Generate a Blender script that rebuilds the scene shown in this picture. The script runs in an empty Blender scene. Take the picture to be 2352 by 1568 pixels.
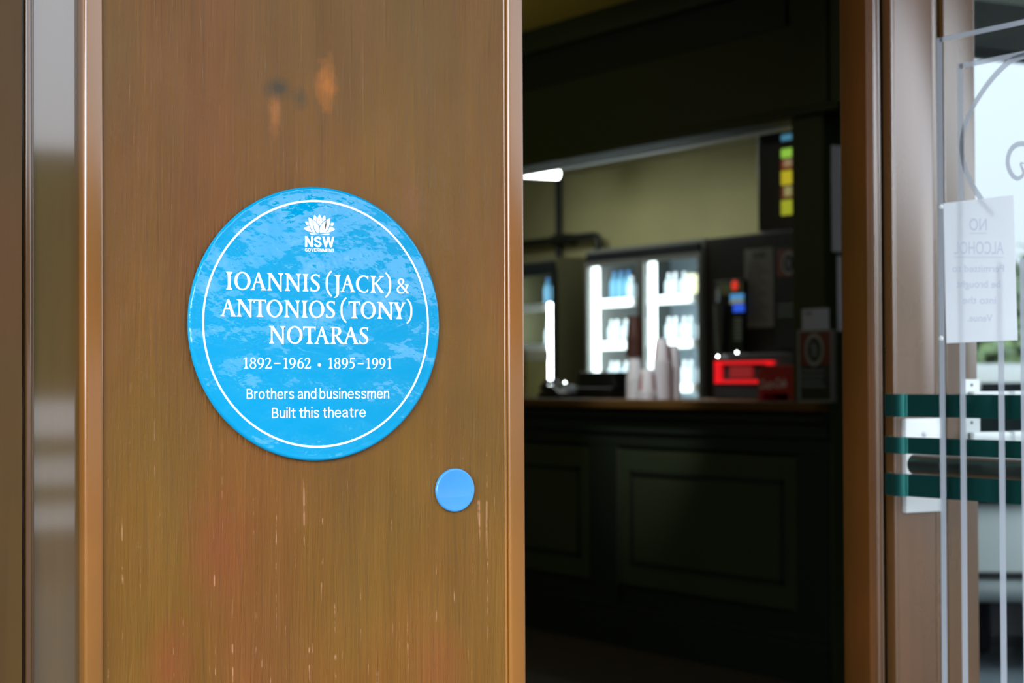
import bpy, bmesh, math, random
from mathutils import Vector, Matrix

# ------------------------------------------------------------------ camera, world, sun, exposure
SC = bpy.context.scene
COL = SC.collection
F = 4704.0                                   # focal length in pixels of the 2352 px frame (72 mm lens)
YAW, PITCH, ROLL, EYE = math.radians(29.8), math.radians(1.023), math.radians(-0.263), 1.28
FW = Vector((math.sin(YAW)*math.cos(PITCH), math.cos(YAW)*math.cos(PITCH), math.sin(PITCH)))
_r = Vector((math.cos(YAW), -math.sin(YAW), 0)); _u = _r.cross(FW)
RT = math.cos(ROLL)*_r + math.sin(ROLL)*_u
UP = -math.sin(ROLL)*_r + math.cos(ROLL)*_u
CP = Vector((0, 0, EYE))
cam_d = bpy.data.cameras.new('camera'); cam = bpy.data.objects.new('camera', cam_d); COL.objects.link(cam)
cam_d.sensor_width = 36; cam_d.lens = 36*F/2352; cam_d.clip_start = .05; cam_d.clip_end = 300
cam_d.dof.use_dof = True; cam_d.dof.focus_distance = 2.99; cam_d.dof.aperture_fstop = 5.6
M3 = Matrix((RT, UP, -FW)).transposed()
cam.matrix_world = Matrix.Translation(CP) @ M3.to_4x4()
SC.camera = cam
SC.view_settings.view_transform = 'Standard'; SC.view_settings.look = 'None'
SC.view_settings.gamma = 1; SC.view_settings.use_curve_mapping = False
SC.view_settings.exposure = -0.05

W = bpy.data.worlds.new('overcast'); SC.world = W; W.use_nodes = True
nt = W.node_tree; nt.nodes.clear()
wo = nt.nodes.new('ShaderNodeOutputWorld'); bg = nt.nodes.new('ShaderNodeBackground')
tc = nt.nodes.new('ShaderNodeTexCoord'); sx = nt.nodes.new('ShaderNodeSeparateXYZ')
rp = nt.nodes.new('ShaderNodeValToRGB'); nz = nt.nodes.new('ShaderNodeTexNoise'); mx = nt.nodes.new('ShaderNodeMix')
mx.data_type = 'RGBA'; mx.blend_type = 'MULTIPLY'; mx.inputs[0].default_value = .5
rp2 = nt.nodes.new('ShaderNodeValToRGB')
nz.inputs['Scale'].default_value = 2.2; nz.inputs['Detail'].default_value = 5
rp2.color_ramp.elements[0].position = .35; rp2.color_ramp.elements[0].color = (.80, .87, .95, 1)
rp2.color_ramp.elements[1].position = .65; rp2.color_ramp.elements[1].color = (1.05, 1.05, 1.05, 1)
e = rp.color_ramp.elements
e[0].position = 0; e[0].color = (.88, .92, .95, 1)
e[1].position = 1; e[1].color = (1.55, 1.57, 1.6, 1)
k = e.new(.16); k.color = (1.02, 1.09, 1.20, 1)
nt.links.new(tc.outputs['Generated'], sx.inputs[0]); nt.links.new(sx.outputs[2], rp.inputs[0])
nt.links.new(tc.outputs['Generated'], nz.inputs['Vector']); nt.links.new(nz.outputs['Fac'], rp2.inputs[0])
nt.links.new(rp.outputs[0], mx.inputs[6]); nt.links.new(rp2.outputs[0], mx.inputs[7])
# brighter towards the hidden sun
dp = nt.nodes.new('ShaderNodeVectorMath'); dp.operation = 'DOT_PRODUCT'; dp.inputs[1].default_value = (.78, -.58, .24)
mr = nt.nodes.new('ShaderNodeMapRange'); mr.inputs[1].default_value = .3; mr.inputs[2].default_value = 1; mr.inputs[3].default_value = .75; mr.inputs[4].default_value = 1.35
nt.links.new(tc.outputs['Generated'], dp.inputs[0]); nt.links.new(dp.outputs['Value'], mr.inputs[0])
m2 = nt.nodes.new('ShaderNodeVectorMath'); m2.operation = 'SCALE'
# a break in the cloud low down the street to the left
d2 = nt.nodes.new('ShaderNodeVectorMath'); d2.operation = 'DOT_PRODUCT'; d2.inputs[1].default_value = (-.95, -.27, .14)
r2 = nt.nodes.new('ShaderNodeMapRange'); r2.interpolation_type = 'SMOOTHSTEP'; r2.inputs[1].default_value = .55; r2.inputs[2].default_value = .95; r2.inputs[3].default_value = 0; r2.inputs[4].default_value = 5.0
ad = nt.nodes.new('ShaderNodeMath'); ad.operation = 'ADD'
nt.links.new(tc.outputs['Generated'], d2.inputs[0]); nt.links.new(d2.outputs['Value'], r2.inputs[0]); nt.links.new(mr.outputs[0], ad.inputs[0]); nt.links.new(r2.outputs[0], ad.inputs[1])
nt.links.new(mx.outputs[2], m2.inputs[0]); nt.links.new(ad.outputs[0], m2.inputs['Scale'])
nt.links.new(m2.outputs[0], bg.inputs[0]); nt.links.new(bg.outputs[0], wo.inputs[0])
bg.inputs[1].default_value = 2.3

sun_d = bpy.data.lights.new('sun', 'SUN'); sun = bpy.data.objects.new('sun', sun_d); COL.objects.link(sun)
sun_d.energy = .8; sun_d.angle = math.radians(35); sun_d.color = (1, .97, .93)
sun.location = (4, -6, 9)
sun.rotation_euler = Vector((-.42, .72, -.75)).to_track_quat('-Z', 'Y').to_euler()

def lamp(name, kind, loc, energy, size=.1, to=None, col=(1, .95, .85), sy=None, spot=60):
    d = bpy.data.lights.new(name, kind); o = bpy.data.objects.new(name, d); COL.objects.link(o); o.location = loc; d.energy = energy; d.color = col
    if kind == 'AREA':
        d.size = size
        if sy: d.shape = 'RECTANGLE'; d.size_y = sy
    else: d.shadow_soft_size = size
    if kind == 'SPOT': d.spot_size = math.radians(spot); d.spot_blend = .6
    if to is not None: o.rotation_euler = (Vector(to)-Vector(loc)).to_track_quat('-Z', 'Y').to_euler()
    return o
lamp('bar_ceiling_light', 'AREA', (6.1, 10.0, 2.56), 9, .12, (6.1, 10.0, 0), (.95, 1, .95), 2.4)
for _v, _e in ((9.30, 7), (9.88, 7), (10.85, 6)):
    _o = lamp('fridge_lamp', 'AREA', (6.326, _v, 1.15), _e, .36, (7, _v, 1.15), (.86, .97, 1), 1.5)
lamp('foyer_fill', 'POINT', (3.3, 9.0, 2.35), 10, .06, None, (1, .95, .72))  # added fill for ceiling, bulkhead and counter; no fixture belongs to it
lamp('counter_fill_spot', 'SPOT', (4.25, 7.3, 2.95), 130, .05, (5.5, 7.9, 1.40), (.97, .98, 1), spot=34)  # added fill aimed at the cups, an invented source without a fixture

# ------------------------------------------------------------------ sight-line helpers (authoring only)
def ray(px, py): return FW + RT*((px-1176)/F) - UP*((py-784)/F)
def on_v(px, py, v): d = ray(px, py); return CP + d*(v/d.y)
def on_u(px, py, u): d = ray(px, py); return CP + d*(u/d.x)

# ------------------------------------------------------------------ mesh builder and tagging
def wloc(o):
    p = Vector((0, 0, 0))
    while o is not None:
        p += o.location; o = o.parent
    return p

class MB:
    def __init__(s): s.bm = bmesh.new()
    def quadpts(s, pts):
        return s.bm.faces.new([s.bm.verts.new(p) for p in pts])
    def box(s, x0, x1, y0, y1, z0, z1, bev=0, seg=2):
        r = bmesh.ops.create_cube(s.bm, size=1)
        vs = r['verts']
        for v in vs:
            v.co = Vector(((x0+x1)/2+v.co.x*(x1-x0), (y0+y1)/2+v.co.y*(y1-y0), (z0+z1)/2+v.co.z*(z1-z0)))
        if bev:
            es = list({e for v in vs for e in v.link_edges})
            bmesh.ops.bevel(s.bm, geom=es, offset=bev, segments=seg, affect='EDGES', profile=.5)
        return s
    def prism(s, pts, d, bev=0, seg=2):
        """closed polygon pts (3D) pushed along vector d"""
        d = Vector(d); a = [s.bm.verts.new(Vector(p)) for p in pts]; b = [s.bm.verts.new(Vector(p)+d) for p in pts]
        n = len(a)
        f = [s.bm.faces.new(a), s.bm.faces.new(b[::-1])]
        for i in range(n): f.append(s.bm.faces.new((a[i], b[i], b[(i+1) % n], a[(i+1) % n])))
        bmesh.ops.recalc_face_normals(s.bm, faces=f)
        if bev:
            es = list({e for q in f for e in q.edges})
            bmesh.ops.bevel(s.bm, geom=es, offset=bev, segments=seg, affect='EDGES', profile=.5)
        return s
    def profile_z(s, pts, z0, z1):
        """plan-view profile (x, y) run vertically"""
        return s.prism([(x, y, z0) for x, y in pts], (0, 0, z1-z0))
    def lathe(s, prof, c=(0, 0, 0), axis=(0, 0, 1), seg=32, cap=True):
        ax = Vector(axis).normalized(); t = Vector((1, 0, 0)) if abs(ax.x) < .9 else Vector((0, 1, 0))
        a = (t - ax*t.dot(ax)).normalized(); b = ax.cross(a); c = Vector(c); rings = []
        for r, h in prof:
            if r < 1e-7: rings.append([s.bm.verts.new(c+ax*h)])
            else: rings.append([s.bm.verts.new(c+ax*h+(a*math.cos(q)+b*math.sin(q))*r) for q in [2*math.pi*i/seg for i in range(seg)]])
        for A, B in zip(rings, rings[1:]):
            for i in range(seg):
                j = (i+1) % seg
                if len(A) == 1 and len(B) == 1: continue
                if len(A) == 1: s.bm.faces.new((A[0], B[j], B[i]))
                elif len(B) == 1: s.bm.faces.new((A[i], A[j], B[0]))
                else: s.bm.faces.new((A[i], A[j], B[j], B[i]))
        if cap:
            if len(rings[0]) > 1: s.bm.faces.new(rings[0][::-1])
            if len(rings[-1]) > 1: s.bm.faces.new(rings[-1])
        return s
    def tube(s, path, r, seg=12):
        P = [Vector(p) for p in path]; rings = []; n = None
        for i, p in enumerate(P):
            t = (P[min(i+1, len(P)-1)]-P[max(i-1, 0)]).normalized()
            if n is None:
                n = t.orthogonal().normalized()
            n = (n - t*n.dot(t)).normalized(); b = t.cross(n)
            rings.append([s.bm.verts.new(p+(n*math.cos(q)+b*math.sin(q))*r) for q in [2*math.pi*k/seg for k in range(seg)]])
        for A, B in zip(rings, rings[1:]):
            for i in range(seg):
                j = (i+1) % seg; s.bm.faces.new((A[i], A[j], B[j], B[i]))
        s.bm.faces.new(rings[0][::-1]); s.bm.faces.new(rings[-1])
        return s
    def cyl(s, p0, p1, r, r1=None, seg=24):
        p0 = Vector(p0); p1 = Vector(p1); L = (p1-p0).length
        return s.lathe([(r, 0), (r if r1 is None else r1, L)], p0, p1-p0, seg)
    def poly(s, pts):
        f = s.bm.faces.new([s.bm.verts.new(Vector(p)) for p in pts])
        bmesh.ops.triangulate(s.bm, faces=[f])
        return s
    def build(s, name, mat, parent=None, smooth=None):
        bm = s.bm
        o3 = wloc(parent)
        for v in bm.verts: v.co -= o3
        bmesh.ops.recalc_face_normals(bm, faces=bm.faces)
        me = bpy.data.meshes.new(name); bm.to_mesh(me); bm.free()
        me.materials.append(mat)
        if smooth:
            for p in me.polygons: p.use_smooth = True
            me.set_sharp_from_angle(angle=math.radians(smooth))
        o = bpy.data.objects.new(name, me); COL.objects.link(o)
        if parent is not None: o.parent = parent
        return o

def tag(o, label, cat, group=None, kind=None):
    if label: o['label'] = label
    if cat: o['category'] = cat
    if group: o['group'] = group
    if kind: o['kind'] = kind
    return o
def thing(name, label, cat, loc=(0, 0, 0), group=None, kind=None):
    o = bpy.data.objects.new(name, None); COL.objects.link(o); o.location = loc; o.empty_display_size = .05
    return tag(o, label, cat, group, kind)
def struct(o): o['kind'] = 'structure'; return o
def dup(root, loc, label, group):
    r = root.copy(); COL.objects.link(r); r.location = loc; r['label'] = label; r['group'] = group
    for ch in list(root.children):
        c = ch.copy(); COL.objects.link(c); c.parent = r
    return r

# ------------------------------------------------------------------ materials
def mat(name, col, rough=.5, metal=0, emit=None, es=0, coat=0, bump=0, bscale=40, stretch=(1, 1, 1), var=0, vscale=6, spec=.5, col2=None, croug=.05):
    m = bpy.data.materials.new(name); m.use_nodes = True; t = m.node_tree; b = t.nodes['Principled BSDF']
    b.inputs['Base Color'].default_value = (*col, 1); b.inputs['Roughness'].default_value = rough
    b.inputs['Metallic'].default_value = metal; b.inputs['Specular IOR Level'].default_value = spec
    b.inputs['Coat Weight'].default_value = coat; b.inputs['Coat Roughness'].default_value = croug
    if emit: b.inputs['Emission Color'].default_value = (*emit, 1); b.inputs['Emission Strength'].default_value = es
    g = t.nodes.new('ShaderNodeTexCoord'); mp = t.nodes.new('ShaderNodeMapping'); mp.inputs['Scale'].default_value = stretch
    t.links.new(g.outputs['Object'], mp.inputs[0])
    if var or col2:
        n = t.nodes.new('ShaderNodeTexNoise'); n.inputs['Scale'].default_value = vscale; n.inputs['Detail'].default_value = 4
        t.links.new(mp.outputs[0], n.inputs['Vector'])
        r = t.nodes.new('ShaderNodeValToRGB'); r.color_ramp.elements[0].position = .35; r.color_ramp.elements[1].position = .68
        c2 = col2 or tuple(c*(1-var) for c in col)
        r.color_ramp.elements[0].color = (*c2, 1); r.color_ramp.elements[1].color = (*col, 1)
        t.links.new(n.outputs['Fac'], r.inputs[0]); t.links.new(r.outputs[0], b.inputs['Base Color'])
    if bump:
        n = t.nodes.new('ShaderNodeTexNoise'); n.inputs['Scale'].default_value = bscale; n.inputs['Detail'].default_value = 3
        t.links.new(mp.outputs[0], n.inputs['Vector'])
        bp = t.nodes.new('ShaderNodeBump'); bp.inputs['Strength'].default_value = bump; bp.inputs['Distance'].default_value = .002
        t.links.new(n.outputs['Fac'], bp.inputs['Height']); t.links.new(bp.outputs[0], b.inputs['Normal'])
    return m

def varnish(name, base, red, rough, rvar=.08, spots=False, bump=.12, coat=.0, spec=.5, cior=1.5, crough=.12):
    """brushed brown varnish: streaky grain, reddish rubbed areas, fine vertical brush ridges"""
    m = bpy.data.materials.new(name); m.use_nodes = True; t = m.node_tree; N = t.nodes; L = t.links; b = N['Principled BSDF']
    g = N.new('ShaderNodeTexCoord')
    def noise(sc, stretch, det=4, dist=0):
        mp = N.new('ShaderNodeMapping'); mp.inputs['Scale'].default_value = stretch; L.new(g.outputs['Object'], mp.inputs[0])
        n = N.new('ShaderNodeTexNoise'); n.inputs['Scale'].default_value = sc; n.inputs['Detail'].default_value = det
        n.inputs['Distortion'].default_value = dist; L.new(mp.outputs[0], n.inputs['Vector']); return n.outputs['Fac']
    def ramp(fac, stops):
        r = N.new('ShaderNodeValToRGB'); el = r.color_ramp.elements
        el[0].position, el[0].color = stops[0][0], (*stops[0][1], 1); el[1].position, el[1].color = stops[-1][0], (*stops[-1][1], 1)
        for p, c in stops[1:-1]: q = el.new(p); q.color = (*c, 1)
        L.new(fac, r.inputs[0]); return r.outputs[0]
    def mix(f, a, c, mode='MIX'):
        x = N.new('ShaderNodeMix'); x.data_type = 'RGBA'; x.blend_type = mode
        if isinstance(f, (int, float)): x.inputs[0].default_value = f
        else: L.new(f, x.inputs[0])
        for i, q in ((6, a), (7, c)):
            if isinstance(q, tuple): x.inputs[i].default_value = (*q, 1)
            else: L.new(q, x.inputs[i])
        return x.outputs[2]
    big = ramp(noise(3.2, (1.3, 1.3, .55), 3, .4), [(.36, (0, 0, 0)), (.66, (1, 1, 1))])
    c = mix(big, base, red)
    streak = ramp(noise(4, (8, 8, .35), 6, .6), [(.3, (.90, .90, .90)), (.7, (1.07, 1.06, 1.05))])
    mott = ramp(noise(6, (1, 1, .7), 5, .3), [(.3, (.88, .90, .90)), (.7, (1.10, 1.07, 1.04))])
    c = mix(1.0, c, mott, 'MULTIPLY')
    c = mix(1.0, c, streak, 'MULTIPLY')
    if spots:
        def blob(x, z, rx, rz, soft=.75):
            cx = N.new('ShaderNodeVectorMath'); cx.operation = 'SUBTRACT'; cx.inputs[1].default_value = (x, 0, z); L.new(g.outputs['Object'], cx.inputs[0])
            sc = N.new('ShaderNodeVectorMath'); sc.operation = 'MULTIPLY'; sc.inputs[1].default_value = (1/rx, 0, 1/rz); L.new(cx.outputs[0], sc.inputs[0])
            ns = N.new('ShaderNodeTexNoise'); ns.inputs['Scale'].default_value = 70; L.new(g.outputs['Object'], ns.inputs['Vector'])
            ln = N.new('ShaderNodeVectorMath'); ln.operation = 'LENGTH'; L.new(sc.outputs[0], ln.inputs[0])
            ad = N.new('ShaderNodeMath'); ad.operation = 'MULTIPLY_ADD'; ad.inputs[1].default_value = .9; L.new(ns.outputs['Fac'], ad.inputs[0]); L.new(ln.outputs['Value'], ad.inputs[2])
            mr = N.new('ShaderNodeMapRange'); mr.inputs[1].default_value = .6; mr.inputs[2].default_value = 1.6; mr.inputs[3].default_value = soft; mr.inputs[4].default_value = 0
            L.new(ad.outputs[0], mr.inputs[0]); return mr.outputs[0]
        for px, py, rx, ry, cc, s in SPOTS:
            p = on_v(px, py, V0); q = on_v(px+rx, py, V0)
            c = mix(blob(p.x, p.z, q.x-p.x, ry/rx*(q.x-p.x)*1.09, s), c, cc)
        # pale scratches running with the grain in the rubbed lower part
        sc = ramp(noise(60, (3.2, 3.2, .07), 2), [(.635, (0, 0, 0)), (.67, (1, 1, 1))])
        brk = ramp(noise(30, (1, 1, 1.6), 2), [(.5, (0, 0, 0)), (.62, (1, 1, 1))])
        lowr = ramp(noise(2.2, (1, 1, .8), 2), [(.45, (0, 0, 0)), (.6, (1, 1, 1))])
        sz = N.new('ShaderNodeSeparateXYZ'); L.new(g.outputs['Object'], sz.inputs[0])
        zm = N.new('ShaderNodeMapRange'); zm.inputs[1].default_value = 1.06; zm.inputs[2].default_value = 1.30; zm.inputs[3].default_value = .85; zm.inputs[4].default_value = .06
        L.new(sz.outputs[2], zm.inputs[0])
        f = mix(1.0, mix(1.0, sc, brk, 'MULTIPLY'), zm.outputs[0], 'MULTIPLY')
        c = mix(f, c, (.40, .20, .10))
    L.new(c, b.inputs['Base Color'])
    rn = ramp(noise(5, (2, 2, .8), 4), [(.3, (rough-rvar,)*3), (.7, (rough+rvar,)*3)])
    L.new(rn, b.inputs['Roughness'])
    b.inputs['Coat Weight'].default_value = coat; b.inputs['Coat Roughness'].default_value = crough; b.inputs['Coat IOR'].default_value = cior
    b.inputs['Specular IOR Level'].default_value = spec
    h1 = noise(120, (2.2, 2.2, .12), 4); h2 = noise(240, (1, 1, 1), 2)
    ma = N.new('ShaderNodeMath'); ma.operation = 'MULTIPLY_ADD'; ma.inputs[1].default_value = .25; L.new(h2, ma.inputs[0]); L.new(h1, ma.inputs[2])
    h3 = noise(60, (1.7, 1.7, .13), 4, .5); h4 = noise(14, (1, 1, .5), 3)
    mb_ = N.new('ShaderNodeMath'); mb_.operation = 'MULTIPLY_ADD'; mb_.inputs[1].default_value = 1.8; L.new(h3, mb_.inputs[0]); L.new(ma.outputs[0], mb_.inputs[2])
    mc_ = N.new('ShaderNodeMath'); mc_.operation = 'MULTIPLY_ADD'; mc_.inputs[1].default_value = 1.6; L.new(h4, mc_.inputs[0]); L.new(mb_.outputs[0], mc_.inputs[2])
    bp = N.new('ShaderNodeBump'); bp.inputs['Strength'].default_value = bump; bp.inputs['Distance'].default_value = .0013 if spots else .0012
    L.new(mc_.outputs[0] if spots else ma.outputs[0], bp.inputs['Height']); L.new(bp.outputs[0], b.inputs['Normal'])
    return m

def glass(name, tint=(.95, .97, .965), refl=1.0):
    m = bpy.data.materials.new(name); m.use_nodes = True; t = m.node_tree; t.nodes.clear()
    o = t.nodes.new('ShaderNodeOutputMaterial'); x = t.nodes.new('ShaderNodeMixShader'); f = t.nodes.new('ShaderNodeLayerWeight'); f.inputs[0].default_value = .5; pw = t.nodes.new('ShaderNodeMath'); pw.operation = 'POWER'; pw.inputs[1].default_value = 5; ma_ = t.nodes.new('ShaderNodeMath'); ma_.operation = 'MULTIPLY_ADD'; ma_.inputs[1].default_value = .45; ma_.inputs[2].default_value = .012
    a = t.nodes.new('ShaderNodeBsdfTransparent'); a.inputs[0].default_value = (*tint, 1); g = t.nodes.new('ShaderNodeBsdfGlossy'); g.inputs['Roughness'].default_value = .02
    mm = t.nodes.new('ShaderNodeMath'); mm.operation = 'MULTIPLY'; mm.inputs[1].default_value = refl
    t.links.new(f.outputs['Facing'], pw.inputs[0]); t.links.new(pw.outputs[0], ma_.inputs[0]); t.links.new(ma_.outputs[0], mm.inputs[0]); t.links.new(mm.outputs[0], x.inputs[0]); t.links.new(a.outputs[0], x.inputs[1]); t.links.new(g.outputs[0], x.inputs[2]); t.links.new(x.outputs[0], o.inputs[0])
    return m

V0 = 2.74                                     # the plane of the panel that carries the plaque
SPOTS = [  # px, py, half width px, half height px, colour, strength: worn and stained patches of the panel
    (750, 196, 26, 52, (.46, .14, .014), .75), (632, 258, 16, 50, (.36, .125, .028), .7), (636, 203, 34, 24, (.035, .032, .018), .8),
    (688, 225, 20, 24, (.05, .04, .018), .6), (505, 1260, 85, 130, (.21, .045, .014), .5), (390, 1530, 60, 110, (.22, .047, .014), .5),
    (1010, 1530, 70, 90, (.22, .05, .014), .45), (940, 470, 45, 70, (.20, .075, .022), .5), (600, 1460, 200, 200, (.15, .050, .014), .3)]
m_panel = varnish('panel varnish', (.160, .074, .0075), (.175, .061, .008), .37, .06, spots=True, bump=1.0, spec=.30)
m_trim = varnish('trim varnish', (.235, .092, .010), (.25, .086, .012), .34, .05, bump=.05, spec=.1, coat=1, cior=1.66, crough=.14)
m_bead = varnish('bead varnish', (.10, .045, .012), (.11, .043, .012), .34, .05, bump=.05, spec=.1, coat=1, cior=1.7, crough=.12)
m_gloss = varnish('glossy varnish', (.085, .048, .012), (.095, .046, .012), .4, .03, bump=.04, spec=.05, coat=1, cior=2.05, crough=.055)
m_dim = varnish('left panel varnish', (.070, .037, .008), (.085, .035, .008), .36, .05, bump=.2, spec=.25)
m_jamb_shaded = varnish('shaded jamb varnish', (.085, .034, .006), (.10, .034, .007), .40, .06, bump=.10, spec=.2)  # same wood as the frame; the reveal's shade is put into a darker colour
m_mould = varnish('moulding varnish', (.22, .10, .04), (.24, .10, .042), .3, .05, bump=.08, coat=1, cior=1.8, crough=.2)
m_front = varnish('frame varnish', (.120, .056, .016), (.13, .054, .017), .3, .05, bump=.05, spec=.2, coat=1, cior=2.15, crough=.24)
m_groove = mat('frame groove', (.012, .011, .006), .7, spec=.1)
def plaque_mat():
    m = mat('plaque blue enamel', (.0, .315, .60), .30, coat=1.0, spec=.0); t = m.node_tree; N = t.nodes; L = t.links; b = N['Principled BSDF']
    b.inputs['Coat Roughness'].default_value = .03; b.inputs['Coat IOR'].default_value = 1.5
    g = N.new('ShaderNodeTexCoord'); hs = []
    for sc, det, w in ((7, 2, 1.7), (15, 3, .75), (48, 5, .17), (170, 2, .015)):
        n = N.new('ShaderNodeTexNoise'); n.inputs['Scale'].default_value = sc; n.inputs['Detail'].default_value = det; L.new(g.outputs['Object'], n.inputs['Vector'])
        q = N.new('ShaderNodeMath'); q.operation = 'MULTIPLY'; q.inputs[1].default_value = w; L.new(n.outputs['Fac'], q.inputs[0]); hs.append(q.outputs[0])
    a = hs[0]
    for h in hs[1:]:
        q = N.new('ShaderNodeMath'); q.operation = 'ADD'; L.new(a, q.inputs[0]); L.new(h, q.inputs[1]); a = q.outputs[0]
    bp = N.new('ShaderNodeBump'); bp.inputs['Strength'].default_value = 1; bp.inputs['Distance'].default_value = .013
    L.new(a, bp.inputs['Height']); L.new(bp.outputs[0], b.inputs['Coat Normal'])
    return m
m_plaque = plaque_mat()
m_print = mat('white print', (.93, .94, .95), .45)
m_disc = mat('small disc blue', (.045, .28, .64), .35, coat=.5, bump=.05)
m_glass = glass('door glass'); m_glass2 = glass('cabinet glass', (.96, .98, .98), .6); m_glass3 = glass('tinted glass', (.76, .79, .81), .2)
def etched():
    m = bpy.data.materials.new('etched glass'); m.use_nodes = True; t = m.node_tree; b = t.nodes['Principled BSDF']
    b.inputs['Base Color'].default_value = (.40, .44, .49, 1); b.inputs['Roughness'].default_value = .7; b.inputs['Alpha'].default_value = .80
    return m
m_etch = etched()
def paper_mat():
    m = bpy.data.materials.new('white paper'); m.use_nodes = True; t = m.node_tree; t.nodes.clear()
    o = t.nodes.new('ShaderNodeOutputMaterial'); x = t.nodes.new('ShaderNodeMixShader'); d = t.nodes.new('ShaderNodeBsdfDiffuse'); r = t.nodes.new('ShaderNodeBsdfTranslucent')
    d.inputs[0].default_value = (.88, .90, .92, 1); r.inputs[0].default_value = (.92, .95, .98, 1); x.inputs[0].default_value = .55
    t.links.new(d.outputs[0], x.inputs[1]); t.links.new(r.outputs[0], x.inputs[2]); t.links.new(x.outputs[0], o.inputs[0]); return m
m_paper = paper_mat()
m_ptext = mat('show-through ink', (.66, .72, .80), .8)
m_bronze = mat('dark green bronze', (.022, .150, .135), .30, .8, bump=.05, bscale=30)
m_steel = mat('brushed steel', (.62, .65, .66), .25, .9)
m_whitemetal = mat('pale satin metal', (.78, .82, .83), .35, .2)
m_screw = mat('screw', (.12, .13, .13), .4, .8)
m_dark = mat('dark counter paint', (.013, .022, .014), .6, spec=.25)
m_olive = mat('olive counter panel', (.040, .056, .028), .5, spec=.25, var=.15, vscale=3)
m_top = mat('counter timber', (.13, .066, .016), .6, spec=.15, var=.3, vscale=5, stretch=(1, .3, 1))
m_bulk = mat('bulkhead paint', (.036, .048, .016), .6, spec=.2)
m_bulk2 = mat('bulkhead recess paint', (.018, .026, .016), .6, spec=.2)
m_ceil = mat('foyer ceiling', (.80, .62, .10), .85)
m_wallol = mat('olive wall', (.52, .49, .25), .85, var=.1, vscale=2)
m_wallint = mat('dark inner wall', (.03, .03, .018), .8)
m_carpet = mat('dark carpet', (.045, .034, .016), .95, bump=.3, bscale=300, var=.3, vscale=30)
m_black = mat('black plastic', (.012, .014, .014), .35)
m_blackm = mat('black pipe', (.010, .013, .011), .5)
m_grey = mat('light grey steel', (.26, .27, .25), .4, .3)
m_fwhite = mat('fridge lining', (.88, .91, .91), .5)
m_fdark = mat('fridge header', (.012, .017, .018), .5, spec=.15)
m_tube = mat('lit tube', (1, 1, 1), .5, emit=(.92, 1, .98), es=12)
m_ftube = mat('fridge light', (1, 1, 1), .5, emit=(.85, .97, 1), es=4)
m_ftube2 = mat('bright fridge light', (1, 1, 1), .5, emit=(.9, .98, 1), es=14)
m_cup = mat('white paper cup', (.80, .80, .82), .6)
m_cupb = mat('brown paper cup', (.085, .028, .016), .55)
m_cupr = mat('red print', (.42, .03, .02), .55)
m_red = mat('red plastic', (.42, .012, .010), .4)
m_script = mat('white script', (.75, .70, .68), .5)
m_glint = mat('glowing glint', (1, 1, 1), .3, emit=(.9, 1, .97), es=26)  # stands in for glints on glossy parts, put in as glowing dots

# ------------------------------------------------------------------ setting: ground, floor, ceilings, walls
struct(MB().box(-40, 60, -40, 60, -.2, 0).build('ground', mat('asphalt', (.07, .075, .08), .9, bump=.3, bscale=60, var=.25, vscale=8)))
foy = [(-2, 2.86), (1.59, 2.86), (2.80, 3.46), (5.42, 6.62), (7.05, 8.65), (7.05, 13), (-2, 13)]
struct(MB().prism([(x, y, 0) for x, y in foy], (0, 0, .006)).build('floor', m_carpet))
struct(MB().prism([(x, y, 3.05) for x, y in [(-2, 2.86), (1.59, 2.86), (2.8, 3.46), (5.30, 6.50), (5.30, 13), (-2, 13)]], (0, 0, .1)).build('ceiling', m_ceil))
struct(MB().prism([(x, y, 2.60) for x, y in [(5.42, 6.62), (7.05, 8.65), (7.05, 13), (5.42, 13)]], (0, 0, .1)).build('ceiling', mat('bar ceiling', (.42, .41, .28), .85)))
struct(MB().box(6.95, 7.05, 8.5, 13, 0, 2.6).build('wall_back', m_wallol))
struct(MB().box(-2.1, 7.05, 13, 13.1, 0, 3.15).build('wall_far', m_wallol))
struct(MB().box(-2.1, -2, 2.80, 13, 0, 3.15).build('wall_left', m_wallint))
for a_, b_, c_, d_ in (((2.865, 3.462), (3.00, 3.462), (4.30, 5.041), (4.165, 5.051)), ((4.165, 5.051), (4.30, 5.041), (5.60, 6.62), (5.445, 6.62)), ((5.445, 6.62), (5.60, 6.62), (7.16, 8.55), (7.05, 8.62))):
    struct(MB().prism([(*q, 0) for q in (a_, b_, c_, d_)], (0, 0, 3.15)).build('wall_right', m_wallint))
struct(MB().box(5.30, 5.435, 6.62, 6.638, 0, 3.05).build('wall_stub', m_bulk))
struct(MB().box(-2, 1.56, 2.765, 2.85, 0, 3.2).build('wall_front', m_wallint))
struct(MB().prism([(1.57, 2.77, 2.80), (2.80, 3.38, 2.80), (2.80, 3.46, 2.80), (1.57, 2.85, 2.80)], (0, 0, .45)).build('wall_header', m_wallint))

# ------------------------------------------------------------------ timber panel, edge boards and strips of the entrance
def U(px, py=784, v=V0): return on_v(px, py, v).x
ZT = 3.0
struct(MB().box(U(231), U(1166), V0, V0+.022, 0, ZT).build('wall_panel', m_panel))
def edge_board(name, x0, x1, prof_front, m):
    return struct(MB().box(x0, x1, prof_front, V0+.03, 0, ZT, bev=.0055, seg=5).build(name, m, smooth=50))
edge_board('trim_1', U(191), U(236.5), V0-.006, m_trim)
edge_board('trim_2', U(1164.5), U(1202), V0-.006, m_trim)
struct(MB().cyl((U(1160.5), V0+.0005, 0), (U(1160.5), V0+.0005, ZT), .0022, seg=12).build('trim_3', m_trim, smooth=60))
struct(MB().box(U(40), U(193), V0+.018, V0+.026, 0, ZT).build('trim_4', m_gloss))
b = MB().box(U(59.5), U(78), V0+.006, V0+.020, 0, ZT, bev=.0045, seg=4)
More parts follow.
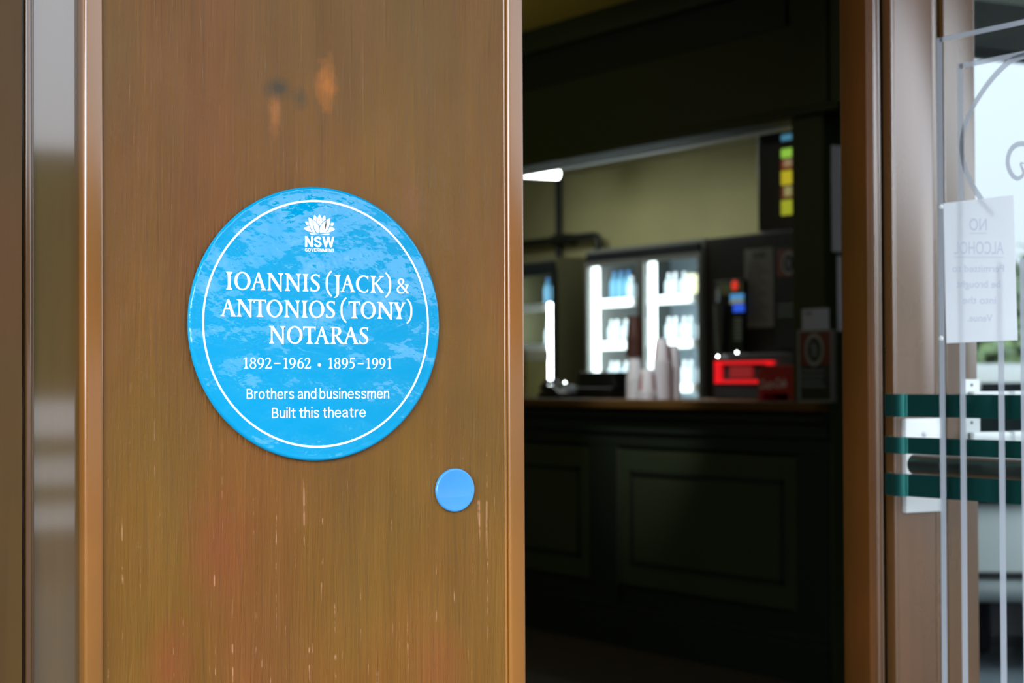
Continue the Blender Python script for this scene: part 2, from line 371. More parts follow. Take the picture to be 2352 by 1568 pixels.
b.cyl((U(81), V0+.0165, 0), (U(81), V0+.0165, ZT), .003, seg=10)
struct(b.build('trim_5', m_bead, smooth=50))
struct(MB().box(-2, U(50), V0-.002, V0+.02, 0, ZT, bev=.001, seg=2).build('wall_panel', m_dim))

# ------------------------------------------------------------------ lettering
def catmull(P, n=8):
    out = []; Q = [P[0]]+list(P)+[P[-1]]
    for i in range(1, len(Q)-2):
        p0, p1, p2, p3 = Q[i-1], Q[i], Q[i+1], Q[i+2]
        for k in range(n):
            t = k/n
            out.append(tuple(.5*((2*b)+(c-a)*t+(2*a-5*b+4*c-d)*t*t+(3*b-a-3*c+d)*t**3) for a, b, c, d in zip(p0, p1, p2, p3)))
    out.append(tuple(P[-1])); return out
def ribbon(P, n=8):
    C = catmull(P, n); L = []; R = []
    for i, (x, y, w) in enumerate(C):
        a = C[max(i-1, 0)]; c = C[min(i+1, len(C)-1)]; dx, dy = c[0]-a[0], c[1]-a[1]; q = math.hypot(dx, dy) or 1
        L.append((x-dy/q*w/2, y+dx/q*w/2)); R.append((x+dy/q*w/2, y-dx/q*w/2))
    return [[L[i], L[i+1], R[i+1], R[i]] for i in range(len(L)-1)]
def ring(cx, cy, rx, ry, ix, iy, n=40, tilt=0):
    o = []
    for i in range(n):
        a, b = 2*math.pi*i/n, 2*math.pi*(i+1)/n
        f = lambda r, s, q: (cx+r*math.cos(q), cy+s*math.sin(q))
        o.append([f(rx, ry, a), f(rx, ry, b), f(ix, iy, b), f(ix, iy, a)])
    return o
def serif(x0, x1, s0, s1, y, up):
    """bracketed slab foot: stem x0..x1, slab s0..s1 at height y"""
    d = 1 if up else -1; P = [(x0, y+d*26), (x0-1, y+d*15), (x0-(x0-s0)*.35, y+d*8.5), (s0, y+d*5), (s0, y), (s1, y), (s1, y+d*5), (x1+(s1-x1)*.35, y+d*8.5), (x1+1, y+d*15), (x1, y+d*26)]
    return [P]
def stem(x0, x1, y0, y1): return [[(x0, y0), (x1, y0), (x1, y1), (x0, y1)]]
def mir(polys, c): return [[(2*c-x, y) for x, y in p] for p in polys]
def glyph(ch):
    if ch == 'I': return 34, stem(8.5, 25.5, 0, 100)+serif(8.5, 25.5, 0, 34, 0, True)+serif(8.5, 25.5, 0, 34, 100, False)
    if ch == 'O': return 92, ring(46, 50, 46, 52, 29, 43.5, 48)
    if ch == 'A': return 91, [[(42, 101), (51, 101), (84, 3), (66, 3), (44.5, 72), (42, 80)], [(42, 101), (49, 101), (19.5, 3), (8.5, 3)], [(24, 41), (70, 41), (68, 49.5), (27, 49.5)]]+serif(10, 18, 0, 27, 0, True)[:0]+[[(0, 0), (27, 0), (27, 4), (20.5, 7), (22, 14), (11.5, 14), (7, 6), (0, 4)], [(60, 0), (91, 0), (91, 4), (85, 7), (80.5, 15), (62, 15), (66, 7.5), (60, 4)]]
    if ch == 'N': return 90, stem(9, 19, 0, 96)+stem(72, 81, 0, 100)+[[(0, 100), (24, 100), (81, 11), (81, -4), (73, -4), (9, 91), (0, 96)]]+serif(9, 19, 0, 28, 0, True)+serif(72, 81, 62, 90, 100, False)
    if ch == 'S': return 54, ribbon([(46, 87, 5), (39, 94.5, 8), (28, 96.5, 8.5), (14, 90, 11), (8.5, 77, 14), (14, 64, 16.5), (28, 51.5, 17.5), (41, 39, 17), (46, 24, 14), (40, 10, 10.5), (26, 3.5, 8.5), (13, 5, 8), (5, 11, 5)])+[[(52, 100), (52, 78), (48.5, 77), (42, 89), (43, 97)], [(0, 24), (4.5, 24), (12, 10), (10, 1.5), (.5, 2)]]
    if ch == 'C': return 70, ribbon([(65, 86, 5), (56, 93.5, 8), (42, 97, 8.5), (23, 88, 12), (10.5, 68, 16), (8.5, 49, 17), (12, 29, 16), (25, 10.5, 12), (43, 3, 8.5), (58, 5.5, 8), (66, 12, 5)])+[[(70, 99), (69, 78), (65.5, 77), (57, 90), (60, 98)], [(69.5, 23), (66, 23), (58, 10), (60, 1.5), (69, 3)]]
    if ch == 'K': return 75, stem(7.5, 22, 0, 100)+serif(7.5, 22, 0, 30, 0, True)+serif(7.5, 22, 0, 30, 100, False)+[[(20, 52), (24, 47), (66, 95), (56, 95)], [(22, 57), (31, 64), (74, 4), (74, 0), (57, 0)], [(48, 100), (75, 100), (75, 95.5), (66, 93), (55, 93), (48, 96)]]
    if ch == 'J': return 33, serif(9, 25, 0, 33, 100, False)+stem(9, 25, 20, 100)+ribbon([(17, 24, 16), (17, 0, 15.5), (15.5, -15, 14), (9, -27, 9), (-4, -33.5, 4)])
    if ch == '(': return 36, ribbon([(33, 121, 9), (20, 106, 10), (8.5, 82, 11.5), (5.5, 48, 12), (8.5, 14, 11.5), (20, -10, 10), (33, -25, 9)])
    if ch == ')': return 36, mir(glyph('(')[1], 18)
    if ch == 'T': return 72, stem(27.5, 44.5, 0, 95)+[[(1, 100), (71, 100), (71, 91), (1, 91)], [(0, 100), (9, 91), (5, 79), (1, 79)], [(72, 100), (63, 91), (67, 79), (71, 79)]]+serif(27.5, 44.5, 17, 55, 0, True)
    if ch == 'Y': return 72, stem(27.5, 42.5, 0, 46)+[[(6, 97), (24, 97), (42.5, 52), (42.5, 40), (27.5, 40)], [(54, 97), (65, 97), (42.5, 44), (36, 48)], [(0, 100), (31, 100), (31, 96), (24, 92), (8, 92), (0, 96)], [(48, 100), (72, 100), (72, 96), (64, 92), (55, 93), (48, 96)]]+serif(27.5, 42.5, 17, 52, 0, True)
    if ch == 'R': return 84, stem(8, 22.5, 0, 98)+serif(8, 22.5, 0, 30, 0, True)+[[(0, 100), (22, 100), (22, 90), (8, 92), (0, 96)]]+ribbon([(20, 96, 8), (36, 95.5, 8.5), (49, 88, 13), (53, 74, 15.5), (48, 60, 12.5), (36, 51.5, 8.5), (20, 49, 7.5)])+ribbon([(31, 50, 13), (44, 31, 16), (59, 11, 15), (72, 2.5, 9), (84, 1, 4)])
    if ch == '&': return 83, ribbon([(81, 2, 8), (66, 13, 13), (42, 41, 14), (21, 66, 13), (13.5, 80, 12), (19, 92, 9), (31, 97, 8), (43, 92, 10), (47, 80, 12), (41, 66, 9), (28, 53, 7), (13, 40, 10), (7, 25, 13), (13, 10, 11), (28, 2.5, 9), (44, 6, 8), (60, 20, 7), (69, 40, 8), (73, 57, 8)])+[[(55, 61), (83, 61), (83, 56), (75, 53), (66, 53), (55, 57)], [(62, 6), (82, 6), (82, 0), (66, 0)]]
    if ch == '1': return 48, stem(17.5, 33.5, 0, 100)+[[(0, 86), (20, 101), (33.5, 101), (33.5, 84), (17.5, 86), (0, 82)]]+serif(17.5, 33.5, 5, 48, 0, True)
    if ch == '8': return 63, ring(31.5, 76, 26, 25, 13, 17.5, 36)+ring(31, 27, 31, 29, 16.5, 21, 36)
    if ch == '9': return 62, ring(30, 67, 30, 34, 14.5, 26, 40)+ribbon([(52.5, 68, 15), (51.5, 48, 15), (43, 24, 12), (28, 7, 8), (9, 1, 5)])
    if ch == '6': return 62, [[(62-x, 100-y) for x, y in p] for p in glyph('9')[1]]
    if ch == '2': return 60, ribbon([(5, 77, 10), (12, 91, 9), (27, 96.5, 9), (42, 88, 13), (45, 73, 15), (38, 52, 12), (21, 28, 9), (7, 8, 9)])+[[(0, 0), (57, 0), (60, 24), (55.5, 24), (50, 13), (4, 13), (0, 6)]]
    if ch == '5': return 57, [[(14, 103), (55, 103), (56, 88), (15, 88)], [(13, 103), (18, 103), (13, 52), (7, 52)]]+ribbon([(8, 54, 6), (22, 59.5, 10), (38, 53, 14), (45, 35, 16), (38, 14, 13), (22, 3, 9), (3, 1, 5)])
    if ch == '-': return 90, [[(0, 42), (90, 42), (90, 54), (0, 54)]]
    if ch == '.': return 30, [[(15+15*math.cos(q), 35+16*math.sin(q)) for q in [2*math.pi*i/24 for i in range(24)]]]

VP = V0-.0100                                # face of the plaque
KZ = [0]
def step(): KZ[0] = (KZ[0]+1) % 37; return KZ[0]*5e-6
def put(mb, ch, x0, x1, base, cap, plane, d=-.0003):
    w, P = glyph(ch)
    for poly in P:
        dz = step()
        pts = []
        for gx, gy in poly:
            px = x0+(x1-x0)*gx/w
            py = base(px)-gy/100*cap(px)
            p = on_v(px, py, plane); p.y += d-dz
            pts.append(p)
        mb.poly(pts)
def lin(xa, ya, xb, yb): return lambda x: ya+(yb-ya)*(x-xa)/(xb-xa)

cL, cR = on_v(464, 744, VP), on_v(984.9, 744, VP)
cT, cB = on_v(724, 459.2, VP), on_v(724, 1027.9, VP)
PC = Vector(((cL.x+cR.x)/2, VP, (cT.z+cB.z)/2)); RR = (cR.x-cL.x)/2
PR = RR*629.6/568.7
plq = thing('heritage_plaque', 'large round blue heritage plaque with white lettering on brown timber panel', 'plaque', (PC.x, V0, PC.z))
th = V0-VP
MB().lathe([(PR-.003, 0), (PR-.0005, .0015), (PR, .004), (PR-.0006, th-.0022), (PR-.0022, th-.0006), (PR-.0045, th), (PR-.008, th-.0006), (PR-.0105, th), (0, th)], (PC.x, V0, PC.z), (0, -1, 0), 128).build('disc', m_plaque, plq, 40)
def ring3(mb, r0, r1, y, n=128):
    vs = [[mb.bm.verts.new((PC.x+r*math.cos(a), y, PC.z+r*math.sin(a))) for a in [2*math.pi*i/n for i in range(n)]] for r in (r0, r1)]
    for i in range(n): mb.bm.faces.new((vs[0][i], vs[0][(i+1) % n], vs[1][(i+1) % n], vs[1][i]))
    return mb
ring3(MB(), RR-.0031, RR, VP-.0003).build('white_ring', m_print, plq)

b1 = lin(526, 664.9, 857, 672.2); h1 = lin(526, 41.2, 857, 39.1)
L1 = [('I', 519.4, 533.6), ('O', 537.8, 575.4), ('A', 574.9, 612.1), ('N', 613.3, 650.2), ('N', 654.5, 690.8), ('I', 695.1, 708), ('S', 712.6, 734.7),
      ('(', 747.9, 762.7), ('J', 768.5, 781.9), ('A', 781.1, 816), ('C', 817.2, 846.1), ('K', 850.9, 881.5), (')', 883.9, 898.2)]
b2 = lin(505, 726.3, 916, 732.4); h2 = lin(505, 40.2, 916, 38.4)
L2 = [('A', 505.1, 542.6), ('N', 543.6, 580.9), ('T', 582.1, 611.5), ('O', 612.1, 648.8), ('N', 652.7, 689.2), ('I', 692.4, 706), ('O', 709.3, 744.8), ('S', 748.2, 769.6),
      ('(', 781.9, 796.4), ('T', 800, 827.6), ('O', 828.4, 862.7), ('N', 866, 903.5), ('Y', 902.7, 932.1), (')', 933, 946.7)]
b3 = lin(621, 788.7, 840, 790.4); h3 = lin(621, 40.2, 840, 39.2)
L3 = [('N', 618.1, 655.1), ('O', 658.7, 694.8), ('T', 696, 725.1), ('A', 721.7, 756.8), ('R', 759.1, 793), ('A', 787, 823.9), ('S', 825.1, 846.3)]
def line_part(name, items, base, cap):
    mb = MB()
    for ch, a, c in items: put(mb, ch, a, c, base, cap, VP)
    return mb
q = line_part('lettering', L1, b1, h1); put(q, '&', 910.3, 938.7, lin(910, 673.2, 938, 673.9), lambda x: 34.2, VP); q.build('serif_lettering', m_print, plq)
line_part('', L2, b2, h2).build('serif_lettering', m_print, plq)
line_part('', L3, b3, h3).build('serif_lettering', m_print, plq)
X = lambda v: 540+v/6.19
LD = [('1', 115, 190), ('8', 205, 302), ('9', 315, 412), ('2', 425, 520), ('-', 552, 643), ('1', 683, 750), ('9', 766, 864), ('6', 880, 976), ('2', 986, 1078), ('.', 1172, 1222),
      ('1', 1322, 1388), ('8', 1406, 1500), ('9', 1512, 1608), ('5', 1617, 1706), ('-', 1740, 1825), ('1', 1862, 1922), ('9', 1942, 2036), ('9', 2046, 2140), ('1', 2158, 2222)]
line_part('', [(c, X(a), X(b)) for c, a, b in LD], lin(564, 846.2, 895, 846.6), lin(564, 25.2, 895, 24.4)).build('year_numerals', m_print, plq)

def text_mesh(body, offset=0, shear=0):
    c = bpy.data.curves.new('text', 'FONT'); c.body = body; c.offset = offset; c.shear = shear; c.resolution_u = 6
    o = bpy.data.objects.new('text', c); COL.objects.link(o)
    me = bpy.data.meshes.new_from_object(o)
    vs = [(v.co.x, v.co.y) for v in me.vertices]; fs = [tuple(p.vertices) for p in me.polygons]
    bpy.data.objects.remove(o); bpy.data.curves.remove(c); bpy.data.meshes.remove(me)
    return vs, fs
def put_text(mb, body, fn, offset=0, shear=0):
    """fn(s, t): s 0..1 along the text, t in cap heights above the baseline -> 3D point"""
    vs, fs = text_mesh(body, offset, shear); x0 = min(v[0] for v in vs); x1 = max(v[0] for v in vs)
    V = [mb.bm.verts.new(fn((x-x0)/(x1-x0), y/.682)) for x, y in vs]
    for f in fs:
        try: mb.bm.faces.new([V[i] for i in f])
        except ValueError: pass
    return mb

def sans(ch):
    """upright grotesque lower case and B, stroke about 13 of cap height 100: (advance width, polygons)"""
    k = lambda P, w=12.6, n=6: ribbon([(x, y, w) for x, y in P], n)
    arch = k([(6, 40), (12, 57), (26, 68.5), (40, 66), (47, 54), (47.6, 40), (47.6, 0)])
    if ch == 'B': return 66, stem(0, 13.5, 0, 100)+k([(7, 93.6), (32, 93.6), (47, 88), (52.5, 74), (46, 60), (32, 53.5), (7, 53.5)], 13)+k([(7, 53.5), (36, 53.5), (53, 46), (59, 29), (53, 12), (38, 6.5), (7, 6.5)], 13)
    if ch == 'r': return 35, stem(0, 12.6, 0, 74)+k([(6, 44), (11, 59), (21, 67), (35, 68)])
    if ch == 'o': return 62, ring(31, 37, 31, 38.5, 18.5, 27)
    if ch == 't': return 42, stem(13, 25.6, 18, 93)+k([(19.3, 22), (21, 10), (30, 5.8), (42, 6.2)])+[[(0, 74), (42, 74), (42, 63.5), (0, 63.5)]]
    if ch == 'h': return 54, stem(0, 12.6, 0, 104)+arch
    if ch == 'n': return 54, stem(0, 12.6, 0, 74)+arch
    if ch == 'm': return 86, stem(0, 12.6, 0, 74)+k([(6, 40), (12, 57), (24, 68.5), (36, 66), (42.5, 54), (43, 40), (43, 0)])+k([(43, 40), (49, 57), (61, 68.5), (73, 66), (79, 54), (79.6, 40), (79.6, 0)])
    if ch == 'e': return 61, k([(56, 20), (46, 8), (31, 4.8), (15, 11), (6.5, 28), (6.8, 46), (15, 62), (31, 69), (46, 63), (54, 47), (54.8, 36)], 12)+[[(7, 33), (61, 33), (61, 42.5), (7, 42.5)]]
    if ch == 's': return 53, k([(47.5, 55), (41, 65.5), (27, 69), (13, 65.5), (8, 55), (14, 45), (28, 38.5), (42, 31), (47, 20), (41, 9), (27, 5), (12, 8.5), (5.5, 20)], 11.8)
    if ch == 'a': return 58, k([(7.5, 53), (14, 65), (28, 69), (42, 65), (48, 52), (48, 24), (48.5, 10), (52, 5.5), (58, 6)], 12)+k([(48, 42), (30, 38.5), (13, 32), (7, 19), (13, 8), (26, 4.8), (40, 11), (48, 23)], 11.6)
    if ch == 'd': return 58, ring(29, 37, 29, 38.5, 16.5, 27)+stem(45.4, 58, 0, 104)
    if ch == 'b': return 58, ring(29, 37, 29, 38.5, 16.5, 27)+stem(0, 12.6, 0, 104)
    if ch == 'u': return 54, stem(41.4, 54, 0, 74)+k([(6.3, 74), (6.3, 28), (12, 11), (26, 5.6), (40, 14), (47.6, 30)])
    if ch == 'i': return 13, stem(0, 13, 0, 74)+stem(0, 13, 90, 104)
    if ch == 'l': return 13, stem(0, 12.6, 0, 104)
    return 18, []
def bold(ch):
    k = lambda P, w=21, n=6: ribbon([(x, y, w) for x, y in P], n)
    if ch == 'G': return 77, k([(66, 70), (56, 85), (39, 90.5), (20, 82), (11, 62), (11, 38), (20, 18), (39, 9.5), (55, 14), (65, 26)])+[[(41, 53), (77, 53), (77, 36), (41, 36)], [(58, 53), (77, 53), (77, 0), (64, 0), (60, 20)]]
    if ch == 'O': return 81, ring(40.5, 50, 40.5, 52, 19, 32)
    if ch == 'V': return 76, [[(0, 100), (25, 100), (46, 24), (46, 0), (28, 0)], [(76, 100), (51, 100), (30, 24), (30, 0), (48, 0)]]
    if ch == 'E': return 66, stem(0, 23, 0, 100)+[[(0, a), (x, a), (x, a+18), (0, a+18)] for a, x in ((0, 66), (41, 62), (82, 66))]
    if ch == 'R': return 76, stem(0, 23, 0, 100)+k([(10, 90), (42, 90), (57, 84), (61, 70), (55, 55), (42, 48.5), (10, 48.5)], 19)+[[(32, 46), (56, 50), (76, 0), (50, 0)]]
    if ch == 'N': return 77, stem(0, 22, 0, 100)+stem(55, 77, 0, 100)+[[(0, 100), (24, 100), (77, 0), (53, 0)]]
    if ch == 'M': return 92, stem(0, 21, 0, 100)+stem(71, 92, 0, 100)+[[(0, 100), (27, 100), (55, 0), (38, 0)], [(92, 100), (65, 100), (37, 0), (54, 0)]]
    if ch == 'T': return 70, stem(23.5, 46.5, 0, 100)+[[(0, 100), (70, 100), (70, 81), (0, 81)]]
    if ch == 'S': return 73, k([(61, 71), (54, 85), (38, 91), (20, 86.5), (12, 73), (19, 60), (37, 51.5), (56, 42), (62.5, 28), (55, 14), (37, 9), (18, 14), (10.5, 30)], 20)
    if ch == 'W': return 112, [[(0, 100), (23, 100), (40, 20), (40, 0), (23, 0)], [(46, 100), (66, 100), (41, 0), (24, 0)], [(46, 100), (66, 100), (88, 0), (71, 0)], [(112, 100), (89, 100), (72, 20), (72, 0), (89, 0)]]
    return 20, []
def run(mb, body, fn, font, gap):
    W_ = []; x = 0
    for ch in body:
        w, P = font(ch); W_.append((x, P)); x += w+(gap if ch != ' ' else 6)
    x -= gap
    for x0, P in W_:
        for poly in P:
            dz = step(); pts = []
            for gx, gy in poly:
                p = fn((x0+gx)/x, gy/100); p.y -= dz; pts.append(p)
            mb.poly(pts)
    return mb
def plaque_text(name, body, x0, x1, yb0, yb1, cap, off=0):
    def fn(s, t):
        px = x0+(x1-x0)*s; p = on_v(px, yb0+(yb1-yb0)*s-t*cap, VP); p.y -= .0003; return p
    run(MB(), body, fn, sans, 10.5).build(name, m_print, plq)
plaque_text('sans_lettering', 'Brothers and businessmen', 566.2, 893.8, 916.2, 914.8, 23.6, .004)
plaque_text('sans_lettering', 'Built this theatre', 624, 839.7, 960, 957.6, 23.7, .004)
emb = MB()
E_ = lambda x, y: on_v(670+x/13.07, 480+y/13.07, VP-.0003)
def word(body, x0, x1, yb0, yb1, cap, off):
    run(emb, body, lambda s, t: E_(x0+(x1-x0)*s, yb0+(yb1-yb0)*s-t*cap), bold, off)
word('NSW', 396, 1284, 1133, 1153, 322, 4)
word('GOVERNMENT', 395, 1280, 1272, 1292, 98, 7)
PET = [[(835, 165), (806, 190), (768, 280), (744, 388), (800, 455), (840, 515), (880, 450), (928, 388), (905, 280), (868, 195)],
       [(690, 176), (664, 195), (652, 300), (655, 322), (735, 378), (756, 260), (720, 205)],
       [(985, 190), (955, 212), (914, 265), (940, 378), (1020, 322), (1015, 230), (1005, 196)],
       [(525, 248), (502, 262), (508, 340), (530, 470), (585, 600), (640, 690), (680, 714), (728, 714), (660, 600), (636, 470), (632, 322), (580, 278)],
       [(655, 335), (655, 470), (675, 590), (755, 712), (822, 718), (818, 640), (828, 540), (770, 440), (720, 385)],
       [(1022, 345), (945, 400), (880, 480), (848, 550), (836, 640), (845, 718), (925, 716), (985, 620), (1018, 490)],
       [(1148, 272), (1100, 288), (1038, 330), (1042, 480), (1010, 610), (945, 718), (1015, 722), (1085, 610), (1140, 470), (1165, 300)],
       [(415, 368), (393, 385), (425, 440), (455, 490), (518, 466), (500, 382)], [(1258, 405), (1180, 408), (1165, 490), (1222, 520), (1272, 430)],
       [(520, 494), (440, 530), (362, 575), (400, 620), (500, 670), (640, 706), (575, 620)],
       [(1152, 520), (1230, 550), (1306, 606), (1260, 645), (1150, 692), (1025, 724), (1090, 640)],
       [(540, 708), (528, 720), (560, 762), (620, 772), (700, 762), (815, 746), (700, 732), (600, 716)],
       [(1130, 732), (1144, 748), (1110, 782), (1060, 788), (970, 770), (862, 750), (970, 744), (1060, 738)]]
for p in PET: emb.poly([E_(*q) for q in p])
emb.build('flower_emblem', m_print, plq)

dc = on_v(1047.3, 1125.3, V0-.006); dr = (on_v(1047, 1075.5, V0-.006).z-on_v(1047, 1175.5, V0-.006).z)/2
dd = MB().lathe([(dr-.001, 0), (dr, .001), (dr, .0045), (dr-.0008, .0056), (dr-.002, .006), (dr-.004, .0056), (0, .0057)], (0, 0, 0), (0, -1, 0), 72).build('round_disc', m_disc, None, 40)
dd.location = (dc.x, V0, dc.z)
tag(dd, 'small plain blue round disc below right of the large plaque', 'disc')

struct(MB().prism([(-8, 2.72, 3.25), (14, 2.72, 3.25), (14, .4, 3.25), (-8, .4, 3.25)], (0, 0, .3)).box(-8, 14, .35, .4, 3.05, 3.6).build('awning', mat('street awning paint', (.05, .05, .04), .8)))

# ------------------------------------------------------------------ right jamb, frame boards, diagonal opening
VJ = 3.37
def UJ(px): return on_v(px, 784, VJ).x
uj = UJ(1995)
struct(MB().box(uj, UJ(2012), VJ, 3.461, 0, 3.1, bev=.006, seg=3).build('trim_6', m_jamb_shaded, smooth=50))
b = MB().box(UJ(2013), UJ(2022), VJ+.003, 3.46, 0, 3.1, bev=.002)
b.box(UJ(2031), UJ(2037), VJ+.014, 3.46, 0, 3.1, bev=.0025, seg=3)
struct(b.build('trim_7', m_front, smooth=50))
struct(MB().box(UJ(2012), UJ(2244), VJ+.040, 3.46, 0, 3.1).build('trim_8', m_groove))
b = MB().box(UJ(2051.5), UJ(2058.5), VJ-.002, VJ+.03, 0, 3.1, bev=.003, seg=3).box(UJ(2059.5), UJ(2146), VJ, VJ+.03, 0, 3.1, bev=.0015)
b.box(UJ(2149), UJ(2160), VJ+.003, VJ+.03, 0, 3.1, bev=.003, seg=3)
b.box(UJ(2175), UJ(2245), VJ+.001, VJ+.03, 0, 3.1, bev=.003)
struct(b.build('trim_9', m_front, smooth=50))

# ------------------------------------------------------------------ glass door leaf with etched pattern, push bars
UG = 2.75
door = thing('door_2', None, None, (UG, 3.10, 0), kind='structure')
VG0, VG1 = on_u(2151, 784, UG).y, 2.20
MB().box(UG, UG+.008, VG1, VG0, .06, 2.28).build('pane', m_glass, door)
def Gp(px, py, off=-.0008): p = on_u(px, py, UG); p.x += off; return p
et = MB()
def eband(pa, pb, w, vert=False):
    """flat etched band between two sight-line points, w metres wide"""
    a, b_ = Gp(*pa), Gp(*pb); t = (b_-a).normalized(); n = Vector((1, 0, 0)).cross(t).normalized()*(w/2)
    et.quadpts([a-n, b_-n, b_+n, a+n])
def vline(px, w, z0, z1):
    v = on_u(px, 860, UG).y; x = UG-.0008
    et.quadpts([(x, v-w/2, z0), (x, v+w/2, z0), (x, v+w/2, z1), (x, v-w/2, z1)])
zt1 = Gp(2158, 92).z; zt2 = Gp(2205, 152).z
vline(2165, .0165, .1, zt1+.005); vline(2212, .0165, .1, zt2+.005)
vline(2300.5, .0165, .1, 1.5); vline(2352.5, .0165, .1, 1.5)
x = UG-.0008
et.quadpts([(x, Gp(2158, 92).y, zt1-.005), (x, VG1, zt1-.005), (x, VG1, zt1+.005), (x, Gp(2158, 92).y, zt1+.005)])
et.quadpts([(x, Gp(2204, 152).y, zt2-.005), (x, VG1, zt2-.005), (x, VG1, zt2+.005), (x, Gp(2204, 152).y, zt2+.005)])
arc = [(2356, 127), (2322, 140), (2287, 172), (2256, 212), (2229, 258), (2213, 305), (2210, 345), (2219, 392), (2236, 428), (2258, 462), (2285, 492)]
AP = catmull([(Gp(*p).y, Gp(*p).z, .0125) for p in arc], 6)
ax = AP[0][0]
def flat_ribbon(P, n):
    for q in ribbon(P, n): et.quadpts([(x, a, c) for a, c in q])
flat_ribbon(AP, 1)
flat_ribbon([(2*ax-a, c, w) for a, c, w in AP], 1)
curl = [(2356, 376, 2), (2345, 376, 5), (2352, 398, 8), (2338, 410, 9), (2323, 398, 11), (2315, 372, 12), (2322, 345, 12), (2340, 331, 11), (2362, 331, 10)]
flat_ribbon([(Gp(a, c).y, Gp(a, c).z, w*.00092) for a, c, w in curl], 6)
et.build('etched_pattern', m_etch, door)
# green bronze push bars running along the leaf, bent towards the glass at their free end
for yt, yb in ((905, 957), (1004, 1042), (1089, 1140)):
    zt = on_u(2100, yt, 2.79).z; zb = on_u(2100, yb, 2.79).z
    mb = MB(); v0 = on_u(2031, 1000, 2.79).y; pts = []
    vb = on_u(2062, 1000, 2.772).y
    path = [(2.800, v0), (2.786, v0-.006), (2.779, vb+.028), (2.770, vb+.016), (2.765, vb+.006), (2.766, vb-.006), (2.774, vb-.020), (2.782, vb-.030), (2.784, 2.30)]
    P = catmull(path, 5)
    rr = [[mb.bm.verts.new((a, c, zz)) for a, c in P] for zz in (zb, zt)]
    rb = [[mb.bm.verts.new((a+.009, c-.001, zz)) for a, c in P] for zz in (zb, zt)]
    n = len(P)
    for i in range(n-1):
        for A, B in ((rr[0], rr[1]), (rr[1], rb[1]), (rb[1], rb[0]), (rb[0], rr[0])):
            mb.bm.faces.new((A[i], A[i+1], B[i+1], B[i]))
    for i in (0, n-1): mb.bm.faces.new((rr[0][i], rr[1][i], rb[1][i], rb[0][i]))
    mb.build('push_bar', m_bronze, door, 50)
za, zb_ = on_u(2200, 1047, 2.83).z, on_u(2200, 1096, 2.83).z
MB().cyl((2.835, on_u(2102, 1070, 2.835).y, (za+zb_)/2), (2.835, 2.3, (za+zb_)/2), (za-zb_)/2, seg=32).build('pull_tube', mat('dull steel tube', (.40, .40, .38), .36, 1), door, 40)

# second leaf standing in the frame plane behind: pane, white plate, handle bars
d3 = thing('door_3', None, None, (3.1, VJ, 0), kind='structure')
MB().box(UJ(2246), 4.2, 3.40, 3.408, .1, 2.75).build('pane', m_glass3, d3)
def bx_v(px0, py0, px1, py1, v, d, bev=0, mb=None):
    a = on_v((px0), (py0+py1)/2, v); c = on_v(px1, (py0+py1)/2, v); t = on_v((px0+px1)/2, py0, v); e_ = on_v((px0+px1)/2, py1, v)
    return (mb or MB()).box(a.x, c.x, v, v+d, e_.z, t.z, bev=bev)
pl = bx_v(2081, 960, 2165, 1176, VJ-.014, .014, .002).build('lock_plate', m_whitemetal, d3, 40)
p = on_v(2122, 996, VJ-.014); MB().lathe([(.006, 0), (.006, .002), (.003, .004), (0, .004)], p, (0, -1, 0), 16).build('lock_cylinder', m_whitemetal, pl)
pl = bx_v(2216, 870, 2252, 1016, VJ-.012, .012, .003).build('handle_plate', m_whitemetal, d3, 40)
for py in (884, 970, 903, 1000):
    p = on_v(2232, py, VJ-.012); MB().lathe([(.0035, 0), (.003, .0015), (0, .002)], p, (0, -1, 0), 12).build('screw', m_screw, pl)
for y0, y1 in ((898, 913), (991, 1019)):
    a = on_v(2233, (y0+y1)/2, VJ-.03); t = on_v(2290, y0, VJ-.03); e_ = on_v(2290, y1, VJ-.03)
    mb = MB().box(a.x, UJ(2275), VJ-.036, VJ-.012, e_.z, t.z, bev=.003).box(UJ(2282), UJ(2296), VJ-.03, VJ-.014, e_.z, t.z, bev=.003).box(UJ(2303), 3.9, VJ-.036, VJ-.012, e_.z, t.z, bev=.003)
    mb.box(a.x, 3.9, VJ-.024, VJ-.018, e_.z+.003, t.z-.003)
    mb.build('pull_handle', m_whitemetal, d3, 40)
